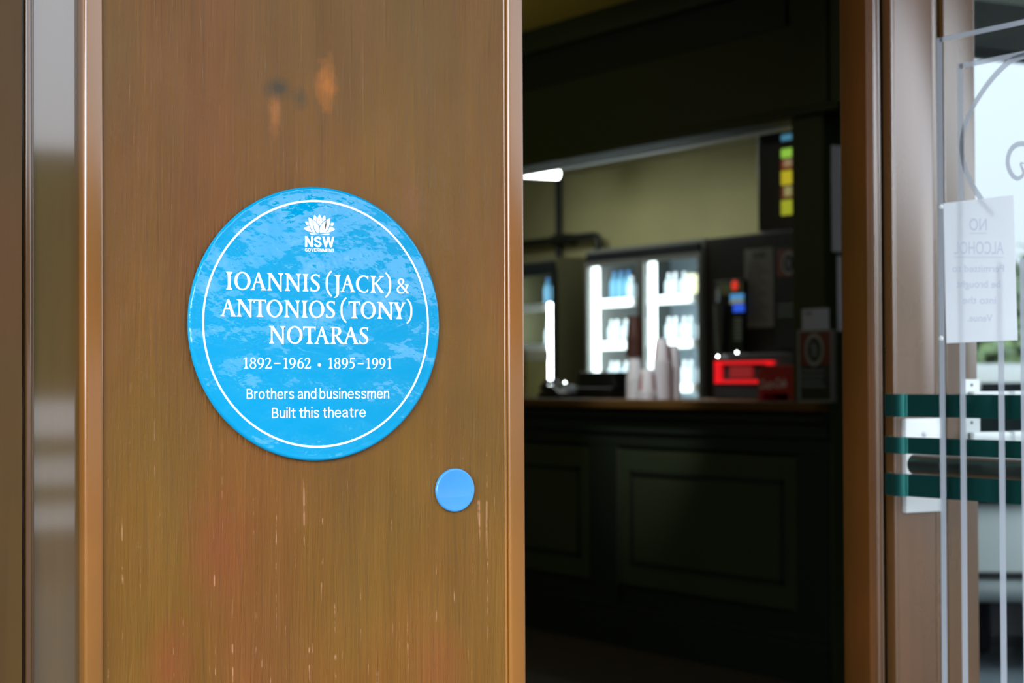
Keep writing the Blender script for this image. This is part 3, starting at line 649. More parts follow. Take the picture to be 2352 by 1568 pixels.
# notice on the glass
A, B = on_u(2171.5, 625, UG), on_u(2338, 625, UG); T, D = on_u(2255, 457, UG), on_u(2255, 785, UG)
nt_ = thing('paper_notice', 'white paper notice with faint reversed text taped to etched glass door', 'notice', (UG-.002, (A.y+B.y)/2, D.z))
tl, tr, br, bl = Gp(2170, 467, -.0035), Gp(2330, 448, -.0025), Gp(2341, 781, -.003), Gp(2178, 788, -.004)
mb = MB(); n = 8; g0 = []
for i in range(n+1):
    row = []
    for j in range(n+1):
        s, t = i/n, j/n; p = tl.lerp(tr, s).lerp(bl.lerp(br, s), t); p.x -= .0012*math.sin(3.1*s+2*t)**2; row.append(p)
    g0.append(row)
fr = [[mb.bm.verts.new(p) for p in r] for r in g0]; bk = [[mb.bm.verts.new(p+Vector((.0003, 0, 0))) for p in r] for r in g0]
for i in range(n):
    for j in range(n):
        mb.bm.faces.new((fr[i][j], fr[i+1][j], fr[i+1][j+1], fr[i][j+1])); mb.bm.faces.new((bk[i][j], bk[i][j+1], bk[i+1][j+1], bk[i+1][j]))
    mb.bm.faces.new((fr[i][0], bk[i][0], bk[i+1][0], fr[i+1][0])); mb.bm.faces.new((fr[i][n], fr[i+1][n], bk[i+1][n], bk[i][n]))
    mb.bm.faces.new((fr[0][i], fr[0][i+1], bk[0][i+1], bk[0][i])); mb.bm.faces.new((fr[n][i], bk[n][i], bk[n][i+1], fr[n][i+1]))
mb.build('sheet', m_paper, nt_, 60)
tx = MB()
def ntext(body, xr, xl, yb, cap, off=0):
    put_text(tx, body, lambda s, t: Gp(xr+(xl-xr)*s, yb-t*cap, -.0062), off)
for body, xr, xl, yb, cap, off in (('NO', 2272, 2232, 529, 27, .01), ('ALCOHOL', 2311, 2197, 583, 28, .005), ('Permitted to', 2312, 2193, 624, 16, .01), ('be brought', 2303, 2203, 660, 16, .01), ('into the', 2293, 2217, 697, 16, .01), ('Venue.', 2285, 2228, 738, 16, .01)):
    ntext(body, xr, xl, yb, cap, off)
for x0, x1, y in ((2233, 2272, 535), (2197, 2311, 590)):
    tx.quadpts([Gp(x0, y, -.0062), Gp(x1, y, -.0062), Gp(x1, y+1.6, -.0062), Gp(x0, y+1.6, -.0062)])
tx.build('reversed_text', m_ptext, nt_)
for i, (px, py) in enumerate(((2163, 475), (2163, 777))):
    tag(MB().lathe([(.0055, 0), (.0055, .001), (.004, .003), (0, .0038)], Gp(px, py), (-1, 0, 0), 20).build('clear_button', m_whitemetal, None, 40), ('small white button on the glass at top left corner of the notice', 'small white button on the glass at lower left corner of the notice')[i], 'button')

# ------------------------------------------------------------------ foyer: counter, bulkhead, column
UC, ZC = 5.30, 1.175
ctr = thing('service_counter', 'dark panelled service counter with timber top seen through the doorway', 'counter', (5.55, 8.8, 0))
CV0, CV1 = 6.645, 12.6
MB().prism([(UC+.02, CV0, .006), (5.42, CV0, .006), (5.95, 7.33, .006), (5.95, CV1, .006), (UC+.02, CV1, .006)], (0, 0, 1.129)).build('body', m_dark, ctr)
MB().prism([(UC-.07, CV0, 1.135), (5.42, CV0, 1.135), (5.99, 7.36, 1.135), (5.99, CV1, 1.135), (UC-.07, CV1, 1.135)], (0, 0, ZC-1.135), bev=.006).build('counter_top', m_top, ctr)
MB().box(UC-.035, UC+.02, CV0, CV1, 1.085, 1.135, bev=.006).box(UC-.018, UC+.02, CV0, CV1, 1.02, 1.085, bev=.004).box(UC-.005, UC+.02, CV0, CV1, .955, 1.02, bev=.003).build('cornice', m_dark, ctr)
MB().box(UC-.03, UC+.02, CV0, CV1, .006, .17, bev=.006).box(UC-.015, UC+.02, CV0, CV1, .17, .20, bev=.004).build('skirting', m_dark, ctr)
vps = [(6.856, 8.237), (8.495, 9.87), (10.13, 11.5)]
edges = [CV0]+[q for pr in vps for q in pr]+[CV1]
for a, c in vps:
    fr_ = MB()
    fr_.box(UC+.004, UC+.02, a, c, .30, .942)
    po = fr_.build('panel', m_olive, ctr)
    i0, i1, z0, z1 = a+.10, c-.10, .40, .845
    mm = MB()
    for y0, y1, zz0, zz1 in ((i0, i1, z0, z0+.02), (i0, i1, z1-.02, z1), (i0, i0+.02, z0, z1), (i1-.02, i1, z0, z1)):
        mm.box(UC-.004, UC+.006, y0, y1, zz0, zz1, bev=.002)
    mm.build('panel_moulding', m_dark, po)
    MB().box(UC-.012, UC+.01, c-.012, c, .30, .942, bev=.004).build('bead', mat('bead paint', (.045, .055, .032), .4), po)
for i in range(0, len(edges), 2):
    MB().box(UC-.006, UC+.02, edges[i], edges[i+1], .20, .955).build('pilaster', m_dark, ctr)

struct(MB().box(UC, 5.42, 6.52, 13, 2.36, 3.05).build('wall_bulkhead', m_bulk))
b = MB().box(UC-.05, UC, 6.52, 13, 2.36, 2.40, bev=.006).box(UC-.06, UC, 6.52, 13, 2.93, 3.05, bev=.01)
struct(b.build('trim_10', m_bulk, smooth=50))
struct(MB().box(UC-.012, UC, 6.9, 13, 2.76, 2.93).build('trim_11', m_bulk2))
cv0, cv1 = 6.64, 6.855
struct(MB().box(5.43, 5.475, 6.95, 13, 2.352, 2.372, bev=.003).build('trim_12', mat('lit soffit strip', (.78, .84, .88), .4, .1)))  # pale strip added for the light caught along the bulkhead soffit
clm = MB().box(UC-.02, 5.42, cv0, cv1, ZC, 2.36, bev=.006).build('column', m_bulk)
struct(clm)

def bx_u(u, d, px0, py0, px1, py1, bev=0, z0=None, mb=None):
    """box whose front face lies in the plane x = u and spans the given sight lines"""
    ym = (py0+py1)/2; xm = (px0+px1)/2
    v0 = on_u(px1, ym, u).y; v1 = on_u(px0, ym, u).y; zt = on_u(xm, py0, u).z; zb = on_u(xm, py1, u).z if z0 is None else z0
    return (mb or MB()).box(u, u+d, v0, v1, zb, zt, bev=bev)
def mid_u(u, px, z): p = on_u(px, 870, u); return (u, p.y, z)

# papers pinned to the wall stub and column
a = on_v(1904, 455, 6.618); c = on_v(1926, 455, 6.618)
def stub_paper(px0, py0, px1, py1, label):
    v = 6.6195; p = on_v(px0, (py0+py1)/2, v); q = on_v(px1, (py0+py1)/2, v); t = on_v((px0+px1)/2, py0, v); e_ = on_v((px0+px1)/2, py1, v)
    tag(MB().box(max(p.x, 5.302), q.x, v-.001, v+.0005, e_.z, t.z).build('notice_sheet', m_sheet), label, 'notice')
m_sheet = mat('grey white sheet', (.86, .87, .92), .8, bump=.1, bscale=30)
stub_paper(1903.5, 334, 1934, 578, 'tall white sheet of paper on the dark wall beside the door jamb')
stub_paper(1923, 588, 1936, 760, 'lower white sheet half hidden by the brown jamb')

# ------------------------------------------------------------------ on the counter
TOP = ZC
def cup_proto(name, m, band=None):
    o = thing(name, '', 'cup')
    prof = [(.0398, 0), (.0425, 0), (.0440, .003), (.0425, .006), (.0405, .007), (.0300, .112), (.0288, .1135), (0, .1135), (0, .1128), (.0288, .1128), (.0398, .007), (.0398, 0)]
    MB().lathe(prof, seg=28, cap=False).build('cup_body', m, o, 40)
    if band:
        pr = [(.0408-.0105*(h-.006)/.106+.0004, h) for h in (.012, .05, .09)]
        sg = 10
        for q0 in (2.72, 4.95):
            mb = MB(); rings = [[mb.bm.verts.new((r*math.cos(q), r*math.sin(q), h)) for q in [q0+.62*i/sg for i in range(sg+1)]] for r, h in pr]
            for A_, B_ in zip(rings, rings[1:]):
                for i in range(sg): mb.bm.faces.new((A_[i], A_[i+1], B_[i+1], B_[i]))
            mb.build('printed_band', band, o, 60)
    return o
cw = cup_proto('paper_cup', m_cup); cb = cup_proto('paper_cup', m_cupb); cr = cup_proto('paper_cup', m_cup, m_cupr)
first = set()
def place(p, loc, label, group):
    if id(p) not in first:
        first.add(id(p)); p.location = loc; p['label'] = label; p['group'] = group; return p
    return dup(p, loc, label, group)
def stack(px, u, n, p, label, group, z=TOP, pitch=.0105):
    l = mid_u(u, px, z)
    for i in range(n): place(p, (l[0], l[1], z+i*pitch), label, group)
    return z+(n-1)*pitch+.1135
s1 = 'white paper cup in the ribbed stack under the brown cups'
z1_ = stack(1458, 5.50, 10, cw, s1, 'white cups under the brown cups')
stack(1458, 5.50, 9, cb, 'dark brown paper cup in the stack on top of white cups', 'brown cups on the tall stack', z=z1_-.0)
stack(1487, 5.44, 4, cr, 'white paper cup with red print in the shortest stack on the counter', 'cups in the shortest stack')
stack(1520, 5.52, 18, cr, 'white paper cup with red print in the tall stack right of the brown cups', 'cups in the red printed tall stack')
stack(1544, 5.60, 15, cw, 'plain white paper cup in the rightmost stack of cups', 'cups in the rightmost stack')

# till and telephone
tl_ = mid_u(5.62, 1375, TOP); w_ = on_u(1330, 880, 5.62).y-on_u(1428, 880, 5.62).y
till = thing('till', 'black till with sloping screen on the counter beside the cups', 'till', tl_)
y0, y1 = tl_[1]-w_/2, tl_[1]+w_/2
MB().box(5.56, 5.86, y0, y1, TOP, TOP+.055, bev=.008).build('base', m_black, till)
MB().prism([(5.60, y0+.0, TOP+.055), (5.60, y1-.02, TOP+.055), (5.60, y1-.04, TOP+.135), (5.60, y0+.04, TOP+.135)], (.16, 0, 0), bev=.006).build('display', m_black, till)
tp = mid_u(5.50, 1288, TOP)
ph = thing('telephone', 'low black telephone on the counter near the door edge', 'telephone', tp)
MB().prism([(5.42, tp[1]+.12, TOP), (5.42, tp[1]-.10, TOP), (5.42, tp[1]-.085, TOP+.03), (5.42, tp[1], TOP+.07), (5.42, tp[1]+.10, TOP+.025)], (.16, 0, 0), bev=.008).build('body', m_black, ph, 40)
MB().tube([(5.44, tp[1]-.09, TOP+.055), (5.44, tp[1]-.05, TOP+.083), (5.44, tp[1]+.04, TOP+.083), (5.44, tp[1]+.09, TOP+.05)], .014, 12).build('handset', m_black, ph, 40)
lp = on_u(1297, 878, 5.43)
MB().lathe([(.0028, -.004), (.0028, .001), (0, .002)], lp, (-1, 0, 0), 10).build('glint', m_glint, ph)  # glowing dot for a highlight on the telephone
# yellow carton at the door edge
yc = mid_u(5.62, 1212, TOP)
yb_ = thing('carton', 'pale yellow carton on the counter at the door edge', 'carton', yc)
MB().box(5.56, 5.70, yc[1]-.09, yc[1]+.16, TOP, TOP+.20, bev=.004).build('box', mat('pale yellow card', (.50, .47, .16), .7, var=.2, vscale=10), yb_)
MB().box(5.558, 5.702, yc[1]-.092, yc[1]+.162, TOP+.20, TOP+.255, bev=.003).build('lid', mat('cream card', (.60, .58, .42), .7), yb_)

# drinks tower with lit red frame
m_redlit = mat('red lit frame', (.4, .0, .0), .4, emit=(1, .012, .02), es=.62)
m_redtxt = mat('dim red lettering', (.3, .02, .02), .4, emit=(.8, .02, .02), es=.10)
tw_u = 5.68
pa, pb = on_u(1632, 860, tw_u).y, on_u(1812, 860, tw_u).y
twr = thing('drinks_tower', 'black drinks tower with glowing red rectangular frame on the counter', 'dispenser', (tw_u+.08, (pa+pb)/2, TOP))
zt = on_u(1700, 812, tw_u).z
MB().prism([(tw_u+.02, pa, TOP), (tw_u+.02, pb, TOP), (tw_u+.02, pb, zt-.03), (tw_u+.02, pb+.02, zt), (tw_u+.02, pa-.02, zt), (tw_u+.02, pa, zt-.03)], (.16, 0, 0), bev=.006).build('housing', m_black, twr)
mb = MB()
def seg_u(px0, py0, px1, py1, u=tw_u, d=.022): bx_u(u, d, px0, py0, px1, py1, mb=mb)
seg_u(1641, 829, 1772, 836); seg_u(1641, 872, 1772, 880); seg_u(1641, 829, 1652, 880); seg_u(1760, 829, 1772, 880)
mb.build('lit_frame', m_redlit, twr)
bx_u(tw_u+.006, .016, 1676, 841, 1726, 868).build('lit_sign', m_redtxt, twr)
px_ = [on_u(a_, b_, tw_u+.06) for a_, b_ in ((1786, 850), (1789, 838), (1797, 826), (1808, 817), (1822, 814), (1836, 815))]
MB().tube(px_, .010, 12).build('chrome_spout', mat('chrome', (.85, .88, .88), .12, 1), twr, 50)
for a_, b_ in ((1648, 818), (1692, 809)):
    MB().lathe([(.003, -.004), (.003, .001), (0, .002)], on_u(a_, b_, tw_u-.0), (-1, 0, 0), 10).build('glint', m_glint, twr)  # painted highlights on the tower, made to glow

# red box with script
nb_u = 5.44
pa, pb = on_u(1738, 880, nb_u).y, on_u(1829, 880, nb_u).y
nb = thing('napkin_box', 'red counter box with flowing white script between tower and sign', 'box', (nb_u+.06, (pa+pb)/2, TOP))
zt = on_u(1785, 838, nb_u).z; zs = on_u(1740, 856, nb_u).z
MB().prism([(nb_u, pa, TOP), (nb_u, pa-.01, TOP+.03), (nb_u, pa-.006, zs), (nb_u, pa-.05, zt), (nb_u, pb, zt), (nb_u, pb, TOP), (nb_u, pb+.045, TOP), (nb_u, pb+.052, TOP+.032), (nb_u, pa-.052, TOP+.032), (nb_u, pa-.045, TOP)], (.14, 0, 0), bev=.003).build('box', m_red, nb)
mb = MB()
def sc(s, t):
    p = on_u(1744+62*s, 893-5*s-t*20, nb_u-.001); return p
put_text(mb, 'Coca-Cola', sc, .012, .35).build('script', m_script, nb)

# framed sign standing at the counter end
m_signred = mat('dull red print', (.16, .022, .012), .6); m_signblk = mat('black print', (.008, .010, .010), .4)
m_silver = mat('silver frame', (.30, .32, .30), .4, .5); m_dimtext = mat('dim white print', (.16, .20, .20), .6)
def oval_sign(name, label, u, x0, y0, x1, y1, ysplit, oc, orad, lines, cat, framed, loc_z):
    ym = (y0+y1)/2
    s = thing(name, label, cat, (u, on_u((x0+x1)/2, ym, u).y, loc_z))
    bx_u(u, .012, x0, y0, x1, y1, z0=loc_z).build('backing', m_signblk, s)
    bx_u(u-.002, .003, x0+5, y0+6, x1-5, ysplit).build('red_field', m_signred, s)
    mb = MB(); c_ = on_u(oc[0], oc[1], u-.003); rv = abs(on_u(oc[0]+orad[0], oc[1], u).y-c_.y); rz = c_.z-on_u(oc[0], oc[1]+orad[1], u).z
    def ell(mb, k0, k1, dx):
        n = 40
        for i in range(n):
            a_, b_ = 2*math.pi*i/n, 2*math.pi*(i+1)/n
            f = lambda k, q: (c_.x+dx, c_.y+k*rv*math.cos(q), c_.z+k*rz*math.sin(q))
            mb.quadpts([f(k1, a_), f(k1, b_), f(k0, b_), f(k0, a_)]) if k0 > 0 else mb.poly([f(k1, a_), f(k1, b_), (c_.x+dx, c_.y, c_.z)])
        return mb
    ell(MB(), .74, 1, 0).build('oval_ring', m_silver, s)
    ell(MB(), 0, .74, 0).build('oval_field', m_signblk, s)
    e2 = MB(); g = lambda k, j: (c_.x-.001, c_.y+k*rv, c_.z+j*rz)
    for P in ([(-.1, .35), (.2, .45), (.35, .1), (.15, -.1), (.3, -.5), (-.05, -.35), (-.35, -.5), (-.2, -.05), (-.4, .1)],): e2.poly([g(*q) for q in P])
    e2.build('emblem', m_dimtext, s)
    if lines:
        t_ = MB()
        for (a_, b_, yy) in lines: bx_u(u-.002, .003, a_, yy-2.5, b_, yy+2.5, mb=t_)
        t_.build('text_lines', m_dimtext, s)
    if framed:
        f_ = MB()
        for q in ((x0, y0, x1, y0+4), (x0, y1-4, x1, y1), (x0, y0, x0+4, y1), (x1-4, y0, x1, y1)): bx_u(u-.006, .02, *q, mb=f_, z0=loc_z if q[3] == y1 and q[1] == y1-4 else None)
        f_.build('frame', m_silver, s)
    return s
ub = 5.262
zz = on_u(1870, 923, ub).z
oval_sign('counter_sign', 'upright red and black sign with oval emblem on counter end', 5.262, 1832, 757, 1912, 922, 838, (1870, 803), (23, 38), [(1838, 1893, 851), (1838, 1893, 863), (1838, 1890, 875), (1840, 1895, 886)], 'sign', True, ZC)
cz = on_u(1873, 757, 5.262).z
cd = tag(bx_u(5.266, .002, 1842, 708, 1904, 757).build('card', mat('bluish white card', (.50, .54, .62), .8)), 'small white card standing on top of the red and black sign', 'card')
bx_u(5.2655, .001, 1849, 717, 1865, 722).build('printed_line', mat('grey print', (.12, .13, .15), .7), cd)

# ------------------------------------------------------------------ behind the counter
# tall dark cabinet carrying sheets
UB = 6.32
cab = thing('vending_cabinet', 'tall dark cabinet right of the glass fridge with dispenser panel', 'cabinet', (6.6, on_u(1710, 800, UB).y, .006))
va, vb_ = on_u(1613, 800, UB).y-.03, on_u(1836, 800, UB).y
zt = on_u(1650, 545, UB).z
MB().box(UB, UB+.26, vb_, va, .006, zt, bev=.01).build('housing', mat('brown black housing', (.022, .013, .008), .6, col2=(.012, .014, .010), vscale=2, spec=.15), cab)
dp = bx_u(UB-.03, .031, 1640, 643, 1706, 830, bev=.004).build('dispenser_front', m_black, cab)
bx_u(UB-.034, .005, 1648, 650, 1706, 678).build('label_strip', mat('olive label', (.16, .18, .08), .6), dp)
p = on_u(1688, 655, UB-.036)
MB().lathe([(.026, 0), (.026, .003), (0, .003)], p, (-1, 0, 0), 24).build('red_button', mat('lit red', (.5, .02, .01), .4, emit=(1, .06, .03), es=.6), dp)
bx_u(UB-.036, .007, 1677, 675, 1706, 686).build('blue_label', mat('lit blue', (.1, .3, .5), .5, emit=(.08, .34, .72), es=.75), dp)
bx_u(UB-.036, .007, 1677, 687, 1706, 697).build('pale_label', mat('pale label', (.5, .6, .62), .6, emit=(.5, .62, .64), es=.25), dp)
bx_u(UB-.036, .007, 1684, 699, 1707, 716).build('display_window', mat('lit deep blue', (.02, .05, .5), .5, emit=(.03, .12, .85), es=.8), dp)
mb = MB()
for i in range(7):
    for j in range(3): bx_u(UB-.034, .006, 1686+j*6, 729+i*8, 1690.5+j*6, 734+i*8, mb=mb)
mb.build('keypad', mat('pale keys', (.34, .42, .36), .6), dp)
mb = MB(); p0, p1 = on_u(1650, 662, UB-.05), on_u(1650, 694, UB-.05); mb.cyl(p1, p0, .011, seg=16); mb.build('chrome_nozzle', mat('nozzle chrome', (.8, .85, .8), .2, .9), dp, 40)
mb = MB(); p0, p1 = on_u(1652, 700, UB-.045), on_u(1655, 812, UB-.045); mb.lathe([(.020, 0), (.032, (p0-p1).length)], p1, (0, 0, 1), 20); mb.build('clear_column', mat('dim plastic column', (.10, .11, .07), .3), dp, 40)
# list sheet and poster stuck on the cabinet
ls = tag(bx_u(UB-.003, .003, 1710, 570, 1777, 752).build('list_sheet', mat('grey list paper', (.17, .165, .145), .8, var=.15, vscale=12)), 'long grey printed list stuck on the dark cabinet', 'list')
mb = MB()
for i in range(22): bx_u(UB-.004, .0012, 1716, 600+i*6.4, 1740+(i*37 % 30), 602+i*6.4, mb=mb)
bx_u(UB-.004, .0012, 1728, 579, 1757, 592, mb=mb)
mb.build('printed_lines', mat('dark print', (.06, .06, .045), .8), ls)
s = oval_sign('poster', 'red and black poster with oval emblem on cabinet behind the column', UB-.014, 1780, 566, 1834, 800, 634, (1811, 604), (17, 28), [(1786, 1830, 700), (1786, 1830, 712), (1786, 1830, 724)], 'poster', False, on_u(1807, 800, UB-.014).z)

# double fridge and the one beside it
def fridge(name, label, px0, px1, u, ztop, ndoors, v_extra=0, m_case=None):
    v1 = on_u(px0, 720, u).y; v0 = on_u(px1, 720, u).y-v_extra
    f = thing(name, label, 'fridge', (u+.3, (v0+v1)/2, .006))
    D_ = .62; b_ = MB()
    b_.box(u+.02, u+D_, v0, v0+.03, .006, ztop).box(u+.02, u+D_, v1-.03, v1, .006, ztop)
    b_.box(u+.02, u+D_, v0+.03, v1-.03, ztop-.04, ztop).box(u+.02, u+D_, v0+.03, v1-.03, .006, .15)
    b_.build('cabinet', m_case or m_grey, f)
    MB().box(u+D_-.03, u+D_, v0+.03, v1-.03, .15, ztop-.04).build('back_lining', mat('fridge back', (.42, .52, .58), .6), f)
    MB().box(u, u+.03, v0+.02, v1-.02, ztop-.07, ztop-.02, bev=.004).build('header', m_fdark, f)
    w = (v1-v0)/ndoors
    for i in range(ndoors):
        a_, c_ = v0+i*w, v0+(i+1)*w
        fr_ = MB()
        for yy0, yy1, z0_, z1_2 in ((a_+.005, a_+.035, .15, ztop-.07), (c_-.035, c_-.005, .15, ztop-.07), (a_+.035, c_-.035, .15, .20), (a_+.035, c_-.035, ztop-.10, ztop-.07)): fr_.box(u, u+.02, yy0, yy1, z0_, z1_2)
        dr_ = fr_.build('door', m_grey if ndoors > 1 else m_fdark, f)
        MB().box(u+.008, u+.012, a_+.035, c_-.035, .20, ztop-.10).build('pane', m_glass2, dr_)
        (MB().box(u+.03, u+.06, c_-.075, c_-.04, .25, ztop-.09) if ndoors > 1 else MB().box(u+.03, u+.06, a_+.09, a_+.135, .25, ztop-.27)).build('light_strip', m_ftube if ndoors > 1 else m_ftube2, f)
        for zz_ in (.45, .72, .98, 1.235, 1.475, 1.72):
            MB().box(u+.05, u+D_-.04, a_+.04, c_-.04, zz_-.012, zz_).box(u+.04, u+.055, a_+.04, c_-.08, zz_-.035, zz_+.012).build('shelf', m_fwhite, f)
    return v0, v1
fv0, fv1 = fridge('double_fridge', 'tall double glass-door fridge lit white behind the counter', 1342, 1611, 6.30, 2.02, 2)
gv0, gv1 = fridge('narrow_fridge', 'dark-framed glass fridge with bright light strip at door edge', 1160, 1275, 6.28, 2.00, 1, m_case=mat('olive brown casing', (.10, .095, .045), .6))
def bottle_proto(name, prof, m, cap_m, cap_prof):
    o = thing(name, '', 'bottle' if name == 'bottle' else 'carton')
    MB().lathe(prof, seg=16).build('body', m, o, 50)
    if cap_prof: MB().lathe(cap_prof, seg=12).build('cap', cap_m, o, 50)
    return o
bp1 = bottle_proto('bottle', [(.024, 0), (.026, .004), (.026, .085), (.012, .115), (.011, .125)], mat('white bottle', (.50, .58, .62), .4), mat('white cap', (.8, .82, .84), .4), [(.0125, .122), (.0125, .137), (0, .137)])
bp2 = bottle_proto('bottle', [(.028, 0), (.030, .004), (.030, .11), (.013, .15), (.012, .16)], mat('blue bottle', (.10, .30, .45), .3), mat('blue cap', (.05, .2, .5), .4), [(.0135, .157), (.0135, .173), (0, .173)])
ct = thing('carton', '', 'carton'); MB().box(-.03, .03, -.035, .035, 0, .12, bev=.002).build('body', mat('pale yellow carton', (.78, .74, .42), .6), ct)
MB().box(-.02, .02, -.008, .008, .12, .13).build('spout', m_fwhite, ct)
wv = (fv1-fv0)/2
names = {1.72: 'top', 1.475: 'second', 1.235: 'third'}
for di, dn in ((1, 'left'), (0, 'right')):
    a_ = fv0+di*wv
    for zz_, nm in names.items():
        for i in range(6):
            y = a_+.085+i*.075
            if y > a_+wv-.10: continue
            if zz_ == 1.72 and di == 0 and i < 3:
                place(ct, (6.42, y, zz_), 'pale yellow carton on the top shelf of the right fridge door', 'yellow cartons in the fridge')
            elif (zz_ == 1.72 and di == 1 and i >= 3):
                place(bp2, (6.43, y, zz_), 'blue bottle on the top shelf behind the left fridge door', 'blue bottles in the fridge')
            else:
                place(bp1, (6.40+.01*(i % 2), y, zz_), 'white bottle on the %s shelf behind the %s fridge door' % (nm, dn), '%s shelf bottles, %s door' % (nm, dn))
for zz_, nm in ((1.72, 'top'), (1.475, 'second')):
    for i in range(4):
        place(bp2 if nm == 'top' else bp1, (6.44, gv0+.10+i*.08, zz_), '%s bottle on the %s shelf of narrow fridge at the door edge' % ('blue' if nm == 'top' else 'white', nm), 'narrow fridge %s shelf bottles' % nm)

# pipes on the back wall, ceiling tube, menu screen
UW = 6.915
pv = on_u(1283, 500, UW); hz = on_u(1300, 551, UW).z; e1 = on_u(1388, 551, UW).y
pp = thing('pipe_run', 'black pipes crossing on the olive wall above the fridges', 'pipe', (UW, pv.y, hz))
MB().cyl((UW, pv.y, 2.03), (UW, pv.y, 2.6), .022, seg=16).build('upright_pipe', m_blackm, pp, 40)
MB().tube([(UW-.045, 12.9, hz), (UW-.045, e1+.06, hz), (UW-.045, e1+.025, hz-.006), (UW-.045, e1+.005, hz-.025), (UW-.045, e1, hz-.06), (UW-.045, e1, hz-.14)], .024, 14).build('level_pipe', m_blackm, pp, 40)
for y in (pv.y, e1+.4): MB().box(UW-.05, UW+.034, y-.02, y+.02, hz-.035, hz+.035, bev=.004).build('clamp', m_blackm, pp)
te = on_v(1281, 400, 10.67)
lt = thing('ceiling_tube_light', 'glowing fluorescent tube light under the bar ceiling', 'light', (te.x-.55, 10.67, 2.6))
MB().box(te.x-1.2, te.x-.02, 10.63, 10.71, te.z+.022, 2.6, bev=.004).build('batten', m_fwhite, lt)
MB().cyl((te.x-1.18, 10.67, te.z), (te.x, 10.67, te.z), .03, seg=20).build('tube', m_tube, lt, 40)
for x_ in (te.x-1.15, te.x-.06): MB().box(x_-.01, x_+.01, 10.65, 10.69, te.z, te.z+.03).build('end_holder', m_fwhite, lt)

us = 5.72
scn = thing('menu_screen', 'black hanging menu screen with glowing coloured panels beside the column', 'screen', (us+.03, on_u(1800, 400, us).y, 2.2))
bx_u(us, .06, 1740, 292, 1900, 525, bev=.006).build('casing', m_black, scn)
cols = [((1794, 303, 1880, 317), (.08, .28, .42), .7), ((1794, 336, 1880, 357), (.30, .62, .06), .8), ((1794, 362, 1880, 384), (.28, .05, .015), .5), ((1800, 365, 1818, 382), (.5, .36, .18), .45),
        ((1794, 387, 1880, 420), (.60, .50, .02), .7), ((1794, 424, 1880, 452), (.22, .05, .015), .4), ((1801, 428, 1818, 450), (.55, .5, .2), .45), ((1794, 455, 1880, 490), (.50, .55, .03), .6)]
for i, (q, c_, s_) in enumerate(cols): bx_u(us-.002-(.002 if q[2] < 1850 else 0), .004, *q).build('menu_panel', mat('menu colour %d' % i, tuple(a*.3 for a in c_), .4, emit=c_, es=s_), scn)
hv = on_u(1790, 300, us).y
MB().cyl((us+.05, hv, 2.42), (us+.05, hv, 2.6), .012, seg=12).build('hanger', m_blackm, scn)

# ------------------------------------------------------------------ side street seen through the second leaf
aw = thing('awning_slab', None, None, (6.5, 5.2, 2.58), kind='structure')
MB().prism([(4.95, 5.5, 2.62), (14, 5.5, 2.62), (14, 6.3, 2.62), (5.6, 6.3, 2.62)], (0, 0, .18)).build('soffit', mat('dark awning', (.03, .036, .024), .8), aw)
MB().box(5.66, 14, 6.30, 6.36, 2.585, 2.85).build('fascia', mat('awning fascia', (.03, .04, .03), .7), aw)
m_carw = mat('white car paint', (.78, .84, .80), .3, coat=.5); m_carg = mat('dark car glass', (.012, .02, .022), .3, spec=.12); m_tyre = mat('tyre', (.02, .02, .022), .8)
cl_ = CP+ray(2222, 1100)*8.75
car = thing('car', 'white car seen from behind beyond the glass door', 'car', (0, 0, 0))
# local axes: x across the tail, y forward
MB().prism([(0, y_, z_) for y_, z_ in [(.10, .30), (0, .36), (.02, .62), (.06, .93), (1.0, .98), (2.6, .98), (3.75, .82), (3.95, .60), (3.95, .30)]], (1.72, 0, 0), bev=.045, seg=3).build('body', m_carw, car, 40)
MB().prism([(.02, y_, z_) for y_, z_ in [(.07, .92), (.32, 1.26), (.52, 1.325), (1.6, 1.345), (1.95, 1.30), (2.7, .96)]], (1.68, 0, 0), bev=.03, seg=3).build('cabin', m_carw, car, 40)
n_ = Vector((0, -.34, .25)).normalized()*.012
MB().prism([Vector((.045, .075, .935))+n_*.6, Vector((1.675, .075, .935))+n_*.6, Vector((1.64, .300, 1.238))+n_*.6, Vector((.08, .300, 1.238))+n_*.6], n_).build('rear_window', m_carg, car)
MB().box(.035, 1.685, -.012, .05, .735, .925).build('tail_panel', m_carg, car)
MB().box(.02, 1.70, -.012, .02, .415, .445).build('bumper_strip', m_black, car)
MB().box(.10, 1.62, .12, 3.85, .16, .32).build('underside', m_tyre, car)
for x_, s_ in ((0.012, 1), (1.708, -1)):
    MB().prism([(x_, y_, z_) for y_, z_ in [(.55, .99), (.66, 1.24), (1.5, 1.26), (1.85, 1.22), (2.4, .99)]], (.012*-s_, 0, 0)).build('side_window', m_carg, car)
    for y_ in (.75, 3.15):
        w_o = MB().lathe([(.22, 0), (.29, .02), (.30, .06), (.30, .13), (.29, .17), (.22, .18)], (x_-.05 if s_ > 0 else x_-.13, y_, .30), (1, 0, 0), 32).build('wheel', m_tyre, car, 40)
        MB().lathe([(.19, -.004), (.19, .01), (0, .0)], (x_-.05 if s_ > 0 else x_+.05, y_, .30), (s_, 0, 0), 24).build('hubcap', m_steel, w_o)
struct(MB().prism([(5.75, 6.2, 0), (9.5, 3.4, 0), (10.4, 4.6, 0), (6.55, 7.4, 0)], (0, 0, .004)).build('ground', mat('slate paving', (.20, .25, .28), .7, var=.15)))
car.location = (cl_.x, cl_.y, 0); car.rotation_euler = (0, 0, math.atan2(-.63, .78))
random.seed(4)
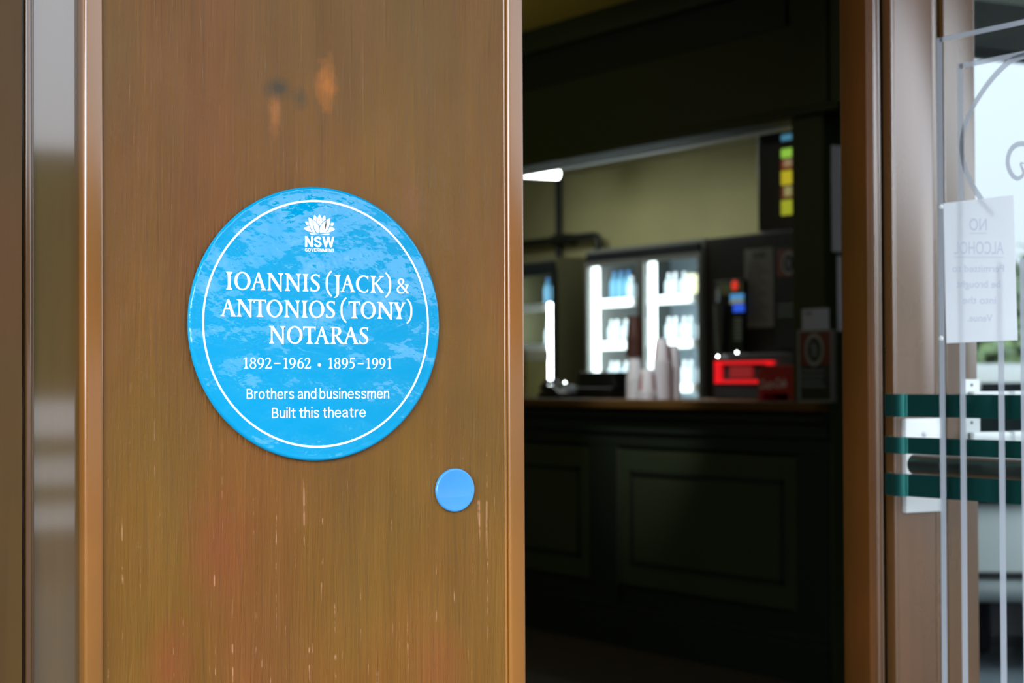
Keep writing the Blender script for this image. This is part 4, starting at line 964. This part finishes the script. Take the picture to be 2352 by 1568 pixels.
def tree(name, label, loc, rad, h0, h1, n, m):
    t = thing(name, label, 'tree', loc)
    MB().tube([(loc[0], loc[1], 0), (loc[0]+.05, loc[1], h0), (loc[0], loc[1]+.1, (h0+h1)/2)], .14, 10).build('trunk', m_bark, t, 60)
    mb = MB(); cl = [(Vector((loc[0]+random.uniform(-.6, .6)*rad, loc[1]+random.uniform(-.6, .6)*rad, random.uniform(h0+.4, h1-.4))), random.uniform(.35, .6)*rad) for _ in range(14)]
    for i in range(n):
        c_, r_ = random.choice(cl); d_ = Vector((random.gauss(0, 1), random.gauss(0, 1), random.gauss(0, 1))).normalized(); p_ = c_+d_*r_*random.uniform(.6, 1)
        a_ = d_.orthogonal().normalized(); b_ = d_.cross(a_); an = random.uniform(0, 6.28); e1_ = (a_*math.cos(an)+b_*math.sin(an)); e2_ = d_.cross(e1_); e1_ = (e1_+d_*random.uniform(-.5, .5))*random.uniform(.09, .16); e2_ = e2_*.07
        mb.quadpts([p_-e1_, p_+e2_, p_+e1_, p_-e2_])
    mb.build('foliage', m, t)
m_bark = mat('bark', (.10, .07, .05), .9); m_leaf = mat('leaves', (.10, .15, .05), .6, col2=(.045, .075, .035), vscale=1.5)
g_ = CP+ray(2285, 700)*24; tree('street_tree', 'green tree beyond the white car across the side street', (g_.x, g_.y, 0), 1.7, .5, 2.6, 1500, m_leaf)

# ------------------------------------------------------------------ unseen objects added across the street for varnish and plaque to mirror
fn = thing('unseen_fence', None, None, (5, -8, 0), kind='structure')
m_fw = mat('white fence paint', (.85, .86, .88), .5)
for z0_, z1_2 in ((.28, .44), (.58, .76), (.90, 1.14)): MB().prism([(-1, -8.0, z0_), (-1, -8.05, z0_), (-1, -8.16, z1_2), (-1, -8.11, z1_2)], (14, 0, 0)).build('rail', m_fw, fn)
for i in range(7): MB().box(-1+i*2.3, -.88+i*2.3, -8.24, -8.16, 0, 1.2).build('post', m_fw, fn)
struct(MB().box(-14, 22, -13.5, -12, 0, 3.3).build('unseen_hedge', m_leaf))
